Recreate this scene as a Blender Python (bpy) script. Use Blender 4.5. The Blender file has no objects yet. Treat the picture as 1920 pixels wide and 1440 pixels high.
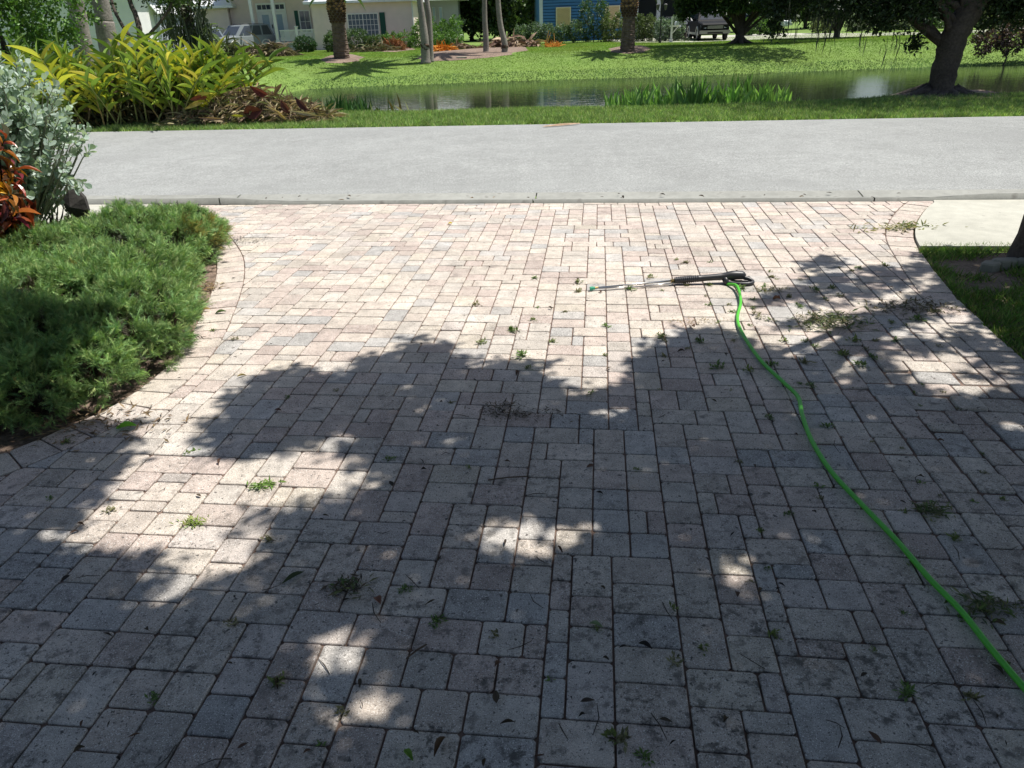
import bpy, math, random
import numpy as np
from mathutils import Matrix, Vector
PI=math.pi
rnd=random.Random(7); RG=np.random.default_rng(11)
S=bpy.context.scene; COL=S.collection
# ------------------------------------------------------------------ camera
F_PX=1365.0; EYE=1.65
TH=math.atan(685/F_PX); RO=math.atan(90/2720.0)
FW=np.array([0,math.cos(TH),-math.sin(TH)])
_R0=np.array([1,0,0.]); _U0=np.array([0,math.sin(TH),math.cos(TH)])
RT=math.cos(RO)*_R0-math.sin(RO)*_U0; UP=math.sin(RO)*_R0+math.cos(RO)*_U0
cam=bpy.data.cameras.new('camera'); co=bpy.data.objects.new('camera',cam); COL.objects.link(co)
cam.sensor_width=36; cam.lens=36*F_PX/1920; cam.clip_start=0.05; cam.clip_end=2000
m=Matrix.Identity(4)
for i in range(3):
    m[i][0]=RT[i]; m[i][1]=UP[i]; m[i][2]=-FW[i]
m[2][3]=EYE; co.matrix_world=m; S.camera=co
# ------------------------------------------------------------------ light
SUNV=np.array([0.42,0.12,1.0]); SUNV=SUNV/np.linalg.norm(SUNV)
EL=math.asin(SUNV[2]); AZ=math.atan2(SUNV[0],SUNV[1])
w=bpy.data.worlds.new('World'); S.world=w; w.use_nodes=True
nt=w.node_tree; nt.nodes.clear()
sky=nt.nodes.new('ShaderNodeTexSky'); sky.sky_type='NISHITA'; sky.sun_disc=False
sky.sun_elevation=EL; sky.sun_rotation=AZ; sky.air_density=1.0; sky.dust_density=1.6; sky.ozone_density=1.0
bg=nt.nodes.new('ShaderNodeBackground'); bg.inputs[1].default_value=0.078
ow=nt.nodes.new('ShaderNodeOutputWorld'); nt.links.new(sky.outputs[0],bg.inputs[0]); nt.links.new(bg.outputs[0],ow.inputs[0])
sl=bpy.data.lights.new('sun','SUN'); sl.energy=5.0; sl.angle=math.radians(0.55); sl.color=(1.0,0.955,0.89)
so=bpy.data.objects.new('sun',sl); COL.objects.link(so)
so.rotation_euler=Vector(SUNV).to_track_quat('Z','Y').to_euler(); so.location=(20,10,50)
S.view_settings.view_transform='Standard'; S.view_settings.look='None'
S.view_settings.exposure=0.38; S.view_settings.gamma=1.0; S.view_settings.use_curve_mapping=False
# ------------------------------------------------------------------ coordinates
def G(x,y,z=0.0):
    d=FW+RT*((x-960)/F_PX)-UP*((y-720)/F_PX); t=(z-EYE)/d[2]
    return np.array([0,0,EYE])+t*d
def A(x,y,D):
    d=FW+RT*((x-960)/F_PX)-UP*((y-720)/F_PX); t=D/d[1]
    return np.array([0,0,EYE])+t*d
def PX(P):
    P=np.atleast_2d(P); v=P-np.array([0,0,EYE]); d=v@FW
    return 960+F_PX*(v@RT)/d, 720-F_PX*(v@UP)/d
YAW=math.radians(7.0)                      # road and driveway axes
EX=np.array([math.cos(YAW),-math.sin(YAW)]); EY=np.array([math.sin(YAW),math.cos(YAW)])
def RW(xp,yp,z=0.0): return np.array([xp*EX[0]+yp*EY[0], xp*EX[1]+yp*EY[1], z])
def WR(x,y): return x*EX[0]+y*EX[1], x*EY[0]+y*EY[1]
def sstep(a,b,x):
    t=np.clip((np.asarray(x,float)-a)/(b-a),0,1); return t*t*(3-2*t)
WATER=-1.0
def terr(x,y):
    x=np.asarray(x,float); y=np.asarray(y,float)
    xp=x*EX[0]+y*EX[1]; yp=x*EY[0]+y*EY[1]
    near=sstep(15.6,17.6,yp+0.12*np.sin(xp*1.3)-1.7*np.exp(-((xp-7.3)/2.0)**2)); far=1-sstep(0,1,(yp-(33.2+0.13*xp)+0.25*np.sin(xp*.35))/11.0)
    lb=-5.6-(y-17)*0.235
    lat=sstep(-1.2,1.2,x-lb+0.3*np.sin(y*.8))
    dip=-1.45*near*lat*far
    return -0.03+dip
def GT(px,py):
    a=A(px,py,1.0)-np.array([0,0,EYE]); t=12.0
    while t<140:
        p=np.array([0,0,EYE])+a*t
        if p[2]<=float(terr(p[0],p[1])): return p
        t+=.05
    return p
def Xp(px,D,py=45): return A(px,py,D)[0]
def Zp(px,py,D): return A(px,py,D)[2]
# ------------------------------------------------------------------ mesh helpers
def mesh_np(name,V,F,C=None,smooth=False):
    me=bpy.data.meshes.new(name); V=np.asarray(V,np.float32); n=len(V)
    if isinstance(F,np.ndarray):
        k=F.shape[1]; lo=F.reshape(-1).astype(np.int32); st=np.arange(0,len(F)*k,k,dtype=np.int32)
    else:
        ln=np.array([len(f) for f in F],np.int32); st=np.concatenate([[0],np.cumsum(ln)[:-1]]).astype(np.int32)
        lo=np.fromiter((i for f in F for i in f),np.int32)
    me.vertices.add(n); me.vertices.foreach_set('co',V.reshape(-1))
    me.loops.add(len(lo)); me.loops.foreach_set('vertex_index',lo)
    me.polygons.add(len(st)); me.polygons.foreach_set('loop_start',st)
    me.polygons.foreach_set('use_smooth',np.full(len(st),bool(smooth)))
    a=me.color_attributes.new('Col','FLOAT_COLOR','POINT')
    c=np.ones((n,4),np.float32)
    if C is not None: c[:,:3]=C
    a.data.foreach_set('color',c.reshape(-1))
    me.update(calc_edges=True); return me
def tag(o,label=None,cat=None,group=None,kind=None):
    if label: o['label']=label
    if cat: o['category']=cat
    if group: o['group']=group
    if kind: o['kind']=kind
    return o
def link(name,me,mat,parent=None,origin=None):
    o=bpy.data.objects.new(name,me); COL.objects.link(o)
    if mat and not me.materials: me.materials.append(mat)
    if parent is not None:
        o.parent=parent
        if parent.parent is None: o.matrix_parent_inverse=Matrix.Translation(-parent.location)
    return o
def to_origin(o,p=None):
    me=o.data; n=len(me.vertices); a=np.empty(n*3,np.float32); me.vertices.foreach_get('co',a); a=a.reshape(-1,3)
    if p is None: p=[(a[:,0].min()+a[:,0].max())/2,(a[:,1].min()+a[:,1].max())/2,a[:,2].min()]
    p=np.array(p,np.float32); me.vertices.foreach_set('co',(a-p).reshape(-1)); me.update(); o.location=[float(q) for q in p]; return o
def empty(name,loc,label=None,cat=None,group=None,kind=None):
    o=bpy.data.objects.new(name,None); COL.objects.link(o); o.location=[float(q) for q in loc]; o.empty_display_size=.2
    return tag(o,label,cat,group,kind)
class MB:
    def __init__(s): s.V=[];s.F=[];s.C=[];s.n=0
    def add(s,V,F,c=(1,1,1)):
        V=np.asarray(V,float); s.V.append(V); s.F+= [[int(i)+s.n for i in f] for f in F]
        c=np.asarray(c,float); s.C.append(np.broadcast_to(c,(len(V),3)).copy()); s.n+=len(V); return s
    def box(s,x0,x1,y0,y1,z0,z1,c=(1,1,1),rot=0,piv=None):
        V=np.array([[x,y,z] for z in(z0,z1) for y in(y0,y1) for x in(x0,x1)],float)
        if rot:
            p=np.array(piv if piv is not None else [(x0+x1)/2,(y0+y1)/2,0]); ca,sa=math.cos(rot),math.sin(rot); q=V-p
            V=np.stack([q[:,0]*ca-q[:,1]*sa,q[:,0]*sa+q[:,1]*ca,q[:,2]],1)+p
        return s.add(V,[[0,2,3,1],[4,5,7,6],[0,1,5,4],[1,3,7,5],[3,2,6,7],[2,0,4,6]],c)
    def prism(s,poly,z0,z1,c=(1,1,1),bev=0):
        poly=np.asarray(poly,float); n=len(poly); cen=poly.mean(0)
        rings=[(poly,z0),(poly,z1-bev)] if bev else [(poly,z0),(poly,z1)]
        if bev:
            d=poly-cen; L=np.linalg.norm(d,axis=1,keepdims=True); rings.append((cen+d*(1-bev/L),z1))
        V=np.concatenate([np.c_[r,np.full(n,z)] for r,z in rings]); F=[]
        for k in range(len(rings)-1):
            for i in range(n): j=(i+1)%n; F.append([k*n+i,k*n+j,(k+1)*n+j,(k+1)*n+i])
        F.append([ (len(rings)-1)*n+i for i in range(n)]); F.append([n-1-i for i in range(n)])
        return s.add(V,F,c)
    def tube(s,P,R,n=8,c=(1,1,1),cap=True,jit=0):
        P=np.asarray(P,float); R=np.broadcast_to(np.asarray(R,float),(len(P),)); V=[];F=[]
        T=np.gradient(P,axis=0); T/=np.linalg.norm(T,axis=1,keepdims=True)+1e-9
        ref=np.array([0,0,1.]) if abs(T[0][2])<.9 else np.array([1.,0,0]); u=np.cross(T[0],ref); u/=np.linalg.norm(u)
        for i in range(len(P)):
            u=u-T[i]*(u@T[i]); u/=np.linalg.norm(u)+1e-9; v=np.cross(T[i],u)
            for k in range(n):
                a=2*PI*k/n; r=R[i]*(1+jit*math.sin(3*a+i*1.7)*.6+jit*rnd.uniform(-.5,.5)); V.append(P[i]+r*(math.cos(a)*u+math.sin(a)*v))
        for i in range(len(P)-1):
            for k in range(n): j=(k+1)%n; F.append([i*n+k,i*n+j,(i+1)*n+j,(i+1)*n+k])
        if cap: F.append([n-1-k for k in range(n)]); F.append([(len(P)-1)*n+k for k in range(n)])
        return s.add(V,F,c)
    def build(s,name,mat,parent=None,smooth=False,origin=True):
        me=mesh_np(name,np.concatenate(s.V),s.F,np.concatenate(s.C),smooth)
        o=link(name,me,mat,parent)
        if parent is None and origin: to_origin(o)
        return o
def spline(P,n=6):
    P=np.asarray(P,float); Q=np.vstack([2*P[0]-P[1],P,2*P[-1]-P[-2]]); out=[]
    for i in range(1,len(Q)-2):
        for k in range(n):
            t=k/n; a,b,c,d=Q[i-1],Q[i],Q[i+1],Q[i+2]
            out.append(.5*((2*b)+(-a+c)*t+(2*a-5*b+4*c-d)*t*t+(-a+3*b-3*c+d)*t**3))
    out.append(P[-1]); return np.array(out)
def unit(v): return v/(np.linalg.norm(v,axis=-1,keepdims=True)+1e-9)
def frames(axis,nrm):
    """columns: x=side, y=axis, z=normal"""
    y=unit(axis); x=unit(np.cross(y,nrm)); z=np.cross(x,y); return np.stack([x,y,z],-1)
def scat(T,pos,M,sc,col):
    """T=(V,F) template; returns V,F,C"""
    V,F=T; n=len(pos); k=len(V); sc=np.asarray(sc,float)
    if sc.ndim==1: sc=np.repeat(sc[:,None],3,1)
    W=np.einsum('nij,nkj->nki',M,V[None]*sc[:,None,:])+pos[:,None,:]
    FF=(F[None]+(np.arange(n)*k)[:,None,None]).reshape(-1,F.shape[1])
    return W.reshape(-1,3),FF,np.repeat(col,k,0)
def join(parts):
    V=[];F=[];C=[];n=0
    for v,f,c in parts: V.append(v);F.append(f+n);C.append(c);n+=len(v)
    return np.concatenate(V),np.concatenate(F),np.concatenate(C)
T_LEAF=(np.array([[0,0,0],[-.5,.45,.06],[0,1,0],[.5,.45,.06]],float),np.array([[0,3,2,1]]))
T_BLADE=(np.array([[-.5,0,0],[.5,0,0],[0,1,0]],float),np.array([[0,1,2]]))
def longleaf(n=5,w=1.0,droop=.35,fold=.12,peak=.4):
    V=[];F=[]
    for i in range(n+1):
        t=i/n; ww=w*.5*max(0.03,(math.sin(PI*min(1,t**(.75 if peak<.5 else 1.3)*.97+.03)))**.8)
        z=-droop*t*t; y=t*(1-.18*droop*t)
        V+= [[-ww,y,z+fold*ww],[0,y,z],[ww,y,z+fold*ww]]
    for i in range(n):
        a=i*3; F+=[[a,a+1,a+4,a+3],[a+1,a+2,a+5,a+4]]
    return np.array(V,float),np.array(F)
def obov():
    # rounded leaf
    ys=[0,.2,.45,.7,.88,1]; ws=[.04,.16,.3,.36,.26,.03]; V=[];F=[]
    for y,w_ in zip(ys,ws): V+=[[-w_,y,.10*w_+.05*y*y],[0,y,.0+.05*y*y],[w_,y,.10*w_+.05*y*y]]
    for i in range(5):
        a=i*3; F+=[[a,a+1,a+4,a+3],[a+1,a+2,a+5,a+4]]
    return np.array(V,float),np.array(F)
def rdir(n,up=0.0):
    v=RG.normal(size=(n,3)); v=unit(v); v[:,2]+=up; return unit(v)
def colmix(n,cols,jit=.15):
    cols=np.asarray(cols,float); i=RG.integers(0,len(cols),n); t=RG.random((n,1)); j=RG.integers(0,len(cols),n)
    c=cols[i]*(1-t*.5)+cols[j]*t*.5; return c*(1+RG.normal(0,jit,(n,1))).clip(.4,1.7)
def cloud(cent,per,spread,size,cols,T=T_LEAF,asp=.5,up=.3,jit=.15,cj=.18,out=None):
    cent=np.asarray(cent,float); n=len(cent)*per
    off=RG.normal(size=(n,3)); off=unit(off)*(RG.random((n,1))**.5)*spread
    pos=np.repeat(cent,per,0)+off
    ax=rdir(n,up*.3); 
    if out is not None: ax=unit(ax+np.repeat(out,per,0)*.8)
    nr=rdir(n,up+.6); M=frames(ax,nr)
    s=size*RG.uniform(.65,1.3,n); sc=np.stack([s*asp,s,s],1)
    c=colmix(n,cols,jit)*np.repeat((1+RG.normal(0,cj,(len(cent),1))).clip(.5,1.5),per,0)
    return scat(T,pos,M,sc,c)
def blobs(bl,n,shell=.55):
    """sample points in ellipsoids [(cx,cy,cz,rx,ry,rz)], weighted to the shell"""
    bl=np.asarray(bl,float); w_=bl[:,3]*bl[:,4]*bl[:,5]; i=RG.choice(len(bl),n,p=w_/w_.sum())
    d=unit(RG.normal(size=(n,3))); r=RG.uniform(shell,1,(n,1)); 
    return bl[i,:3]+d*r*bl[i,3:],d
# ------------------------------------------------------------------ materials
def mat(name,col=(1,1,1),rough=.8,var=None,bump=None,transl=0,spec=.3,metal=0,coat=0,fleck=None,grime=False):
    M=bpy.data.materials.new(name); M.use_nodes=True; N=M.node_tree.nodes; L=M.node_tree.links; N.clear()
    out=N.new('ShaderNodeOutputMaterial'); b=N.new('ShaderNodeBsdfPrincipled')
    at=N.new('ShaderNodeAttribute'); at.attribute_name='Col'; oi=N.new('ShaderNodeObjectInfo')
    def mul(a,c_,f=1.0):
        x=N.new('ShaderNodeMix'); x.data_type='RGBA'; x.blend_type='MULTIPLY'; x.inputs[0].default_value=f
        for s_,k in((a,6),(c_,7)):
            if isinstance(s_,tuple): x.inputs[k].default_value=(*s_,1)
            else: L.new(s_,x.inputs[k])
        return x.outputs[2]
    c=mul(at.outputs[0],oi.outputs['Color']); c=mul(c,tuple(col))
    geo=N.new('ShaderNodeNewGeometry')
    def noise(scale,detail=4,vec=None,rg=.5):
        t=N.new('ShaderNodeTexNoise'); t.inputs['Scale'].default_value=scale; t.inputs['Detail'].default_value=detail
        t.inputs['Roughness'].default_value=rg; L.new(vec or geo.outputs['Position'],t.inputs['Vector']); return t.outputs[0]
    def rng(x,a,b_,c0,c1):
        r=N.new('ShaderNodeMapRange'); r.inputs[1].default_value=a; r.inputs[2].default_value=b_; r.inputs[3].default_value=c0; r.inputs[4].default_value=c1
        L.new(x,r.inputs[0]); return r.outputs[0]
    for (sc_,am) in (var or []): c=mul(c,rng(noise(sc_),.3,.7,1-am,1+am))
    for (sc_,lo,hi,cc) in (fleck or []):
        x=N.new('ShaderNodeMix'); x.data_type='RGBA'; L.new(rng(noise(sc_,2),lo,hi,0,1),x.inputs[0]); L.new(c,x.inputs[6]); x.inputs[7].default_value=(*cc,1); c=x.outputs[2]
    if grime:      # mildew and trodden dirt on the older, damp end of the driveway, in blotches that cross the joints
        sp=N.new('ShaderNodeSeparateXYZ'); L.new(geo.outputs['Position'],sp.inputs[0])
        def mth(a,b_):
            x=N.new('ShaderNodeMath'); x.operation='MULTIPLY'; L.new(a,x.inputs[0]); L.new(b_,x.inputs[1]); return x.outputs[0]
        f=mth(mth(rng(noise(26,6,rg=.7),.50,.60,0,.8),rng(sp.outputs[1],3.6,1.3,0.0,1)),rng(noise(3.2,3),.42,.58,.15,1))
        x=N.new('ShaderNodeMix'); x.data_type='RGBA'; L.new(f,x.inputs[0]); L.new(c,x.inputs[6]); x.inputs[7].default_value=(.07,.066,.058,1); c=x.outputs[2]
    L.new(c,b.inputs['Base Color']); b.inputs['Roughness'].default_value=rough; b.inputs['Specular IOR Level'].default_value=spec
    b.inputs['Metallic'].default_value=metal; b.inputs['Coat Weight'].default_value=coat
    if bump:
        for i,(sc_,st) in enumerate(bump):
            bp=N.new('ShaderNodeBump'); bp.inputs['Strength'].default_value=1.0; bp.inputs['Distance'].default_value=st; L.new(noise(sc_,5),bp.inputs['Height'])
            if i: L.new(prev,bp.inputs['Normal'])
            prev=bp.outputs[0]
        L.new(prev,b.inputs['Normal'])
    sh=b.outputs[0]
    if transl:
        t=N.new('ShaderNodeBsdfTranslucent'); L.new(mul(c,(1.25,1.35,.7)),t.inputs[0]); mx=N.new('ShaderNodeMixShader'); mx.inputs[0].default_value=transl
        L.new(sh,mx.inputs[1]); L.new(t.outputs[0],mx.inputs[2]); sh=mx.outputs[0]
    L.new(sh,out.inputs[0]); return M
M_paver=mat('paver_concrete',(.83,.80,.76),grime=True,rough=.9,var=[(1.1,.10),(4.5,.14),(16,.16),(150,.12),(420,.22)],fleck=[(260,.60,.66,(.78,.75,.70)),(300,.62,.68,(.07,.065,.06)),(110,.63,.70,(.12,.11,.10)),(44,.65,.73,(.12,.11,.10)),(13,.66,.80,(.22,.20,.18)),(6,.68,.84,(.18,.16,.145))],bump=[(180,.0020),(34,.0022)],spec=.2)
M_sand=mat('joint_sand',(.165,.115,.092),1,var=[(8,.4),(60,.3)],bump=[(200,.002)])
M_road=mat('road_surface',(.275,.285,.275),.92,var=[(.35,.08),(1.7,.07),(7,.07),(45,.22),(120,.35)],fleck=[(90,.62,.70,(.13,.13,.13)),(80,.64,.7,(.52,.52,.50)),(1.1,.70,.78,(.20,.20,.195)),(.45,.60,.75,(.235,.24,.235))],bump=[(160,.003)],spec=.25)
M_conc=mat('concrete',(.44,.435,.375),.88,var=[(1.2,.10),(9,.08),(200,.10)],bump=[(140,.0015)],spec=.25,fleck=[(12,.68,.85,(.22,.21,.19))])
M_gutter=mat('gutter_concrete',(.29,.295,.27),.88,var=[(1.2,.12),(9,.12),(200,.12)],bump=[(140,.002)],spec=.25,fleck=[(9,.62,.8,(.17,.165,.15))])
M_soil=mat('soil',(.16,.125,.095),1,var=[(2,.3),(25,.3),(150,.3)],bump=[(60,.012)])
M_mulch=mat('mulch',(.21,.155,.12),1,var=[(1,.2),(14,.45),(60,.4)],bump=[(20,.03)])
M_ground=mat('turf',(.14,.22,.048),1,var=[(.25,.12),(1.5,.15),(12,.25),(60,.3)],bump=[(30,.008)])
M_leaf=mat('leaf',rough=.45,transl=.28,spec=.4)
M_glossleaf=mat('gloss_leaf',rough=.3,transl=.25,spec=.5)
M_juni=mat('juniper_leaf',rough=.6,transl=.22,spec=.3)
M_grass=mat('grass_blade',rough=.6,transl=.35,spec=.25)
M_dry=mat('dry_leaf',rough=.8,var=[(15,.25)],transl=.12)
M_bark=mat('bark',(.085,.07,.058),.95,var=[(3,.25),(25,.3)],bump=[(18,.03),(70,.01)])
M_palmbark=mat('palm_bark',(.25,.225,.20),.95,var=[(1.5,.15),(20,.25)],bump=[(25,.012)])
M_boot=mat('palm_boot',(.15,.11,.085),.95,var=[(6,.35),(40,.3)],bump=[(30,.02)])
M_paint=mat('painted_wood',rough=.55,var=[(2,.05)],spec=.35)
M_metal=mat('steel',(.62,.60,.57),.28,metal=1)
M_brass=mat('brass',(.62,.45,.18),.35,metal=1)
M_plastic=mat('black_plastic',(.022,.023,.027),.42,spec=.5,bump=[(300,.0004)])
M_hose=mat('hose_rubber',(.085,.46,.035),.42,spec=.5,var=[(20,.06)])
M_teal=mat('green_plastic',(.02,.30,.17),.4,spec=.5)
M_stone=mat('dark_stone',(.052,.048,.045),.85,var=[(12,.35),(60,.2)],bump=[(25,.006)])
M_carpaint=mat('car_paint',rough=.35,spec=.4,coat=.25)
M_darkpaint=mat('dull_dark_paint',rough=.6,spec=.15)
M_glass=mat('dark_glass',(.05,.06,.075),.08,spec=.6)
M_tyre=mat('tyre',(.02,.02,.02),.8)
M_roof=mat('white_roof',(.72,.74,.76),.6,var=[(2,.05)])
def watermat():
    M=bpy.data.materials.new('pond_water'); M.use_nodes=True; N=M.node_tree.nodes; L=M.node_tree.links; b=N['Principled BSDF']
    b.inputs['Base Color'].default_value=(.022,.032,.016,1); b.inputs['Roughness'].default_value=.035; b.inputs['IOR'].default_value=1.33; b.inputs['Specular IOR Level'].default_value=.5
    g=N.new('ShaderNodeNewGeometry'); mp=N.new('ShaderNodeMapping'); mp.inputs['Scale'].default_value=(1.2,3.0,1); L.new(g.outputs[0],mp.inputs[0])
    t=N.new('ShaderNodeTexNoise'); t.inputs['Scale'].default_value=1.6; t.inputs['Detail'].default_value=4; L.new(mp.outputs[0],t.inputs[0])
    bp=N.new('ShaderNodeBump'); bp.inputs['Distance'].default_value=.006; bp.inputs['Strength'].default_value=1; L.new(t.outputs[0],bp.inputs['Height']); L.new(bp.outputs[0],b.inputs['Normal'])
    return M
M_water=watermat()
def inpoly(P,poly):
    x=P[:,0];y=P[:,1];poly=np.asarray(poly)[:,:2]; r=np.zeros(len(P),bool); j=len(poly)-1
    for i in range(len(poly)):
        xi,yi=poly[i];xj,yj=poly[j]
        c=((yi>y)!=(yj>y))&(x<(xj-xi)*(y-yi)/(yj-yi+1e-12)+xi); r^=c; j=i
    return r
# ================================================================== ground, pond, road
def grid_mesh(xs,ys,zf):
    X,Y=np.meshgrid(xs,ys); V=np.stack([X.ravel(),Y.ravel(),zf(X,Y).ravel()],1); nx=len(xs); ny=len(ys)
    i=np.arange(ny-1)[:,None]*nx+np.arange(nx-1)[None]; i=i.ravel(); return V,np.stack([i,i+1,i+1+nx,i+nx],1)
ys=np.concatenate([np.arange(-12,14,1.0),np.arange(14,19,.2),np.arange(19,60,.6),np.arange(60,140,5),[180,400,900]])
xs=np.concatenate([[-600,-200,-90],np.arange(-60,-14,2),np.arange(-14,24,.5),np.arange(24,80,2),[120,250,700]])
V,F=grid_mesh(xs,ys,terr); g=link('ground',mesh_np('ground',V,F,smooth=True),M_ground); tag(g,kind='structure')
V,F=grid_mesh(np.arange(-16,75,3.0),np.arange(12,45,3.0),lambda x,y:np.full_like(x,WATER)); o=link('pond_water',mesh_np('pond_water',V,F,smooth=True),M_water); tag(o,kind='structure')
def strip(name,x0,x1,y0,y1,z,mt,nx=40,ny=6,zf=None,parent=None,kind='structure'):
    V=[];F=[]
    for j in range(ny+1):
        for i in range(nx+1):
            xp=x0+(x1-x0)*i/nx; yp=y0+(y1-y0)*j/ny; V.append(RW(xp,yp,z+(zf(xp,yp) if zf else 0)))
    for j in range(ny):
        for i in range(nx): a=j*(nx+1)+i; F.append([a,a+1,a+nx+2,a+nx+1])
    o=link(name,mesh_np(name,V,F,smooth=True),mt,parent)
    if kind: tag(o,kind=kind)
    return o
RY0,RY1=7.76,13.27
strip('seam',-70,80,RY0-.03,RY0+.03,-.016,M_stone,nx=150,ny=1)
strip('road',-70,80,RY0+.007,RY1,-.004,M_road,nx=150,ny=8,zf=lambda x,y: .02*math.sin(PI*(y-RY0)/(RY1-RY0)))
# gutter in cast sections, a mountable kerb away from the driveway
gut=empty('gutter',RW(0,7.5,0),kind='structure')
def gz(xp,s):
    k=1-float(sstep(-3.9,-3.1,xp))*(1-float(sstep(3.05,3.75,xp)))
    low=[0.0,-.012,-.028,-.022,.006,.030,.034,-.05]; hi=[0.0,-.014,-.032,-.024,.02,.062,.068,-.05]
    return low[s]*(1-k)+hi[s]*k
GS=[0,.10,.22,.32,.39,.43,.495,.497]
cuts=[-40,-31,-22,-13,-7,-3.9,-.62,2.62,5.4,8.4,14,22,31,41]
for a,b in zip(cuts[:-1],cuts[1:]):
    V=[];F=[]; n=max(4,int((b-a)/.25)); ns=len(GS)
    for i in range(n+1):
        xp=a+.006+(b-a-.012)*i/n
        for s_ in range(ns): V.append(RW(xp,RY0-GS[s_]+(.004*math.sin(xp*5) if s_<1 else 0),gz(xp,s_)))
    for i in range(n):
        for s_ in range(ns-1): q=i*ns+s_; F.append([q,q+1,q+ns+1,q+ns])
    link('gutter_section',mesh_np('gutter_section',V,F,smooth=True),M_gutter,gut)
# ------------------------------------------------------------------ driveway outline
R_out=[G(1765,372),G(1738,390),G(1718,418),G(1714,447),G(1736,484),G(1790,552),G(1852,612),G(1920,672)]
R_out=[p[:2] for p in R_out]+[np.array(q) for q in[(2.56,2.75),(2.50,1.9),(2.48,0.8),(2.5,-2.6)]]
L_out=[G(268,384)[:2],G(352,420)[:2],G(398,470)[:2],G(404,520)[:2],G(372,600)[:2],G(318,680)[:2],G(225,752)[:2],G(110,806)[:2],G(-20,858)[:2]]+[np.array(q) for q in[(-2.95,2.25),(-3.25,1.5),(-3.4,.4),(-3.45,-2.6)]]
def arc(P,n=8):
    Q=spline(P,n); d=np.r_[0,np.cumsum(np.linalg.norm(np.diff(Q,axis=0),axis=1))]; return Q,d
def resample(P,step):
    Q,d=arc(P); n=int(d[-1]/step); s=np.linspace(0,n*step,n+1); return np.stack([np.interp(s,d,Q[:,0]),np.interp(s,d,Q[:,1])],1)
def offset(Q,w):
    T=np.gradient(Q,axis=0); T=unit(T); N=np.stack([-T[:,1],T[:,0]],1); return Q+N*w
BW=.205
Rc=resample(R_out,.132); Lc=resample(L_out,.132)
# right curve runs away->near (downwards); inward is to -x
Ri=offset(Rc,-BW) if offset(Rc,-BW)[20,0]<Rc[20,0] else offset(Rc,BW)
Li=offset(Lc,BW) if offset(Lc,BW)[20,0]>Lc[20,0] else offset(Lc,-BW)
PY1=RY0-.50
inner=np.vstack([Ri,Li[::-1]])
outer=np.vstack([Rc,Lc[::-1]])
# ------------------------------------------------------------------ driveway: bedding + pavers
ob=link('driveway',mesh_np('driveway',np.c_[offset(outer,0)[:, :2],np.full(len(outer),-.009)],[list(range(len(outer)))]),M_sand); tag(ob,kind='structure')
U_=0.066
cols=np.array([(.60,.555,.495),(.59,.53,.475),(.555,.475,.435),(.50,.415,.385),(.57,.54,.50),(.485,.487,.485),(.42,.437,.45),(.62,.58,.475),(.545,.505,.485)])
cols=cols*.72+cols.mean(0)*.28; cols[7]=(.59,.545,.475)
wts=np.array([.20,.18,.15,.10,.12,.09,.05,.05,.06]); wts/=wts.sum()
def tiles(x0,x1,y0,y1):
    nx=int((x1-x0)/U_); ny=int((y1-y0)/U_); occ=np.zeros((ny+4,nx+4),bool); out=[]; r=random.Random(5)
    for j in range(ny):
        i=0
        while i<nx:
            if occ[j,i]: i+=1; continue
            run=0
            while i+run<nx+3 and not occ[j,i+run] and run<8: run+=1
            opts=[(3,2,5.2),(2,3,1.7),(2,2,4.6),(1,2,.55),(2,1,.30)]
            c=[]
            for w_,h_,p in opts:
                if w_>run: continue
                rest=run-w_
                if rest==1: p*=.06
                c.append((w_,h_,p))
            if not c: c=[(1,2,1)] if not occ[j+1,i] else [(1,1,1)]
            c=[q for q in c if not occ[j:j+q[1],i:i+q[0]].any()] or [(1,1,1)]
            t=r.random()*sum(q[2] for q in c)
            for q in c:
                t-=q[2]
                if t<=0: break
            occ[j:j+q[1],i:i+q[0]]=True; out.append((x0+i*U_,y0+j*U_,q[0]*U_,q[1]*U_)); i+=q[0]
    return out
def clip_half(P,a,b,inside):
    """keep the side of line a-b where `inside` lies"""
    n=np.array([-(b-a)[1],(b-a)[0]]); s=1 if (inside-a)@n>0 else -1; out=[]
    for i in range(len(P)):
        p,q=P[i],P[(i+1)%len(P)]; dp=s*((p-a)@n); dq=s*((q-a)@n)
        if dp>=0: out.append(p)
        if (dp>=0)!=(dq>=0): out.append(p+(q-p)*dp/(dp-dq))
    return out
def disturb(c):
    """loose, settled patch right of the hose"""
    x,y=c; d=((x-2.0)/.75)**2+((y-3.05)/1.0)**2; return math.exp(-d)
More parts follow.
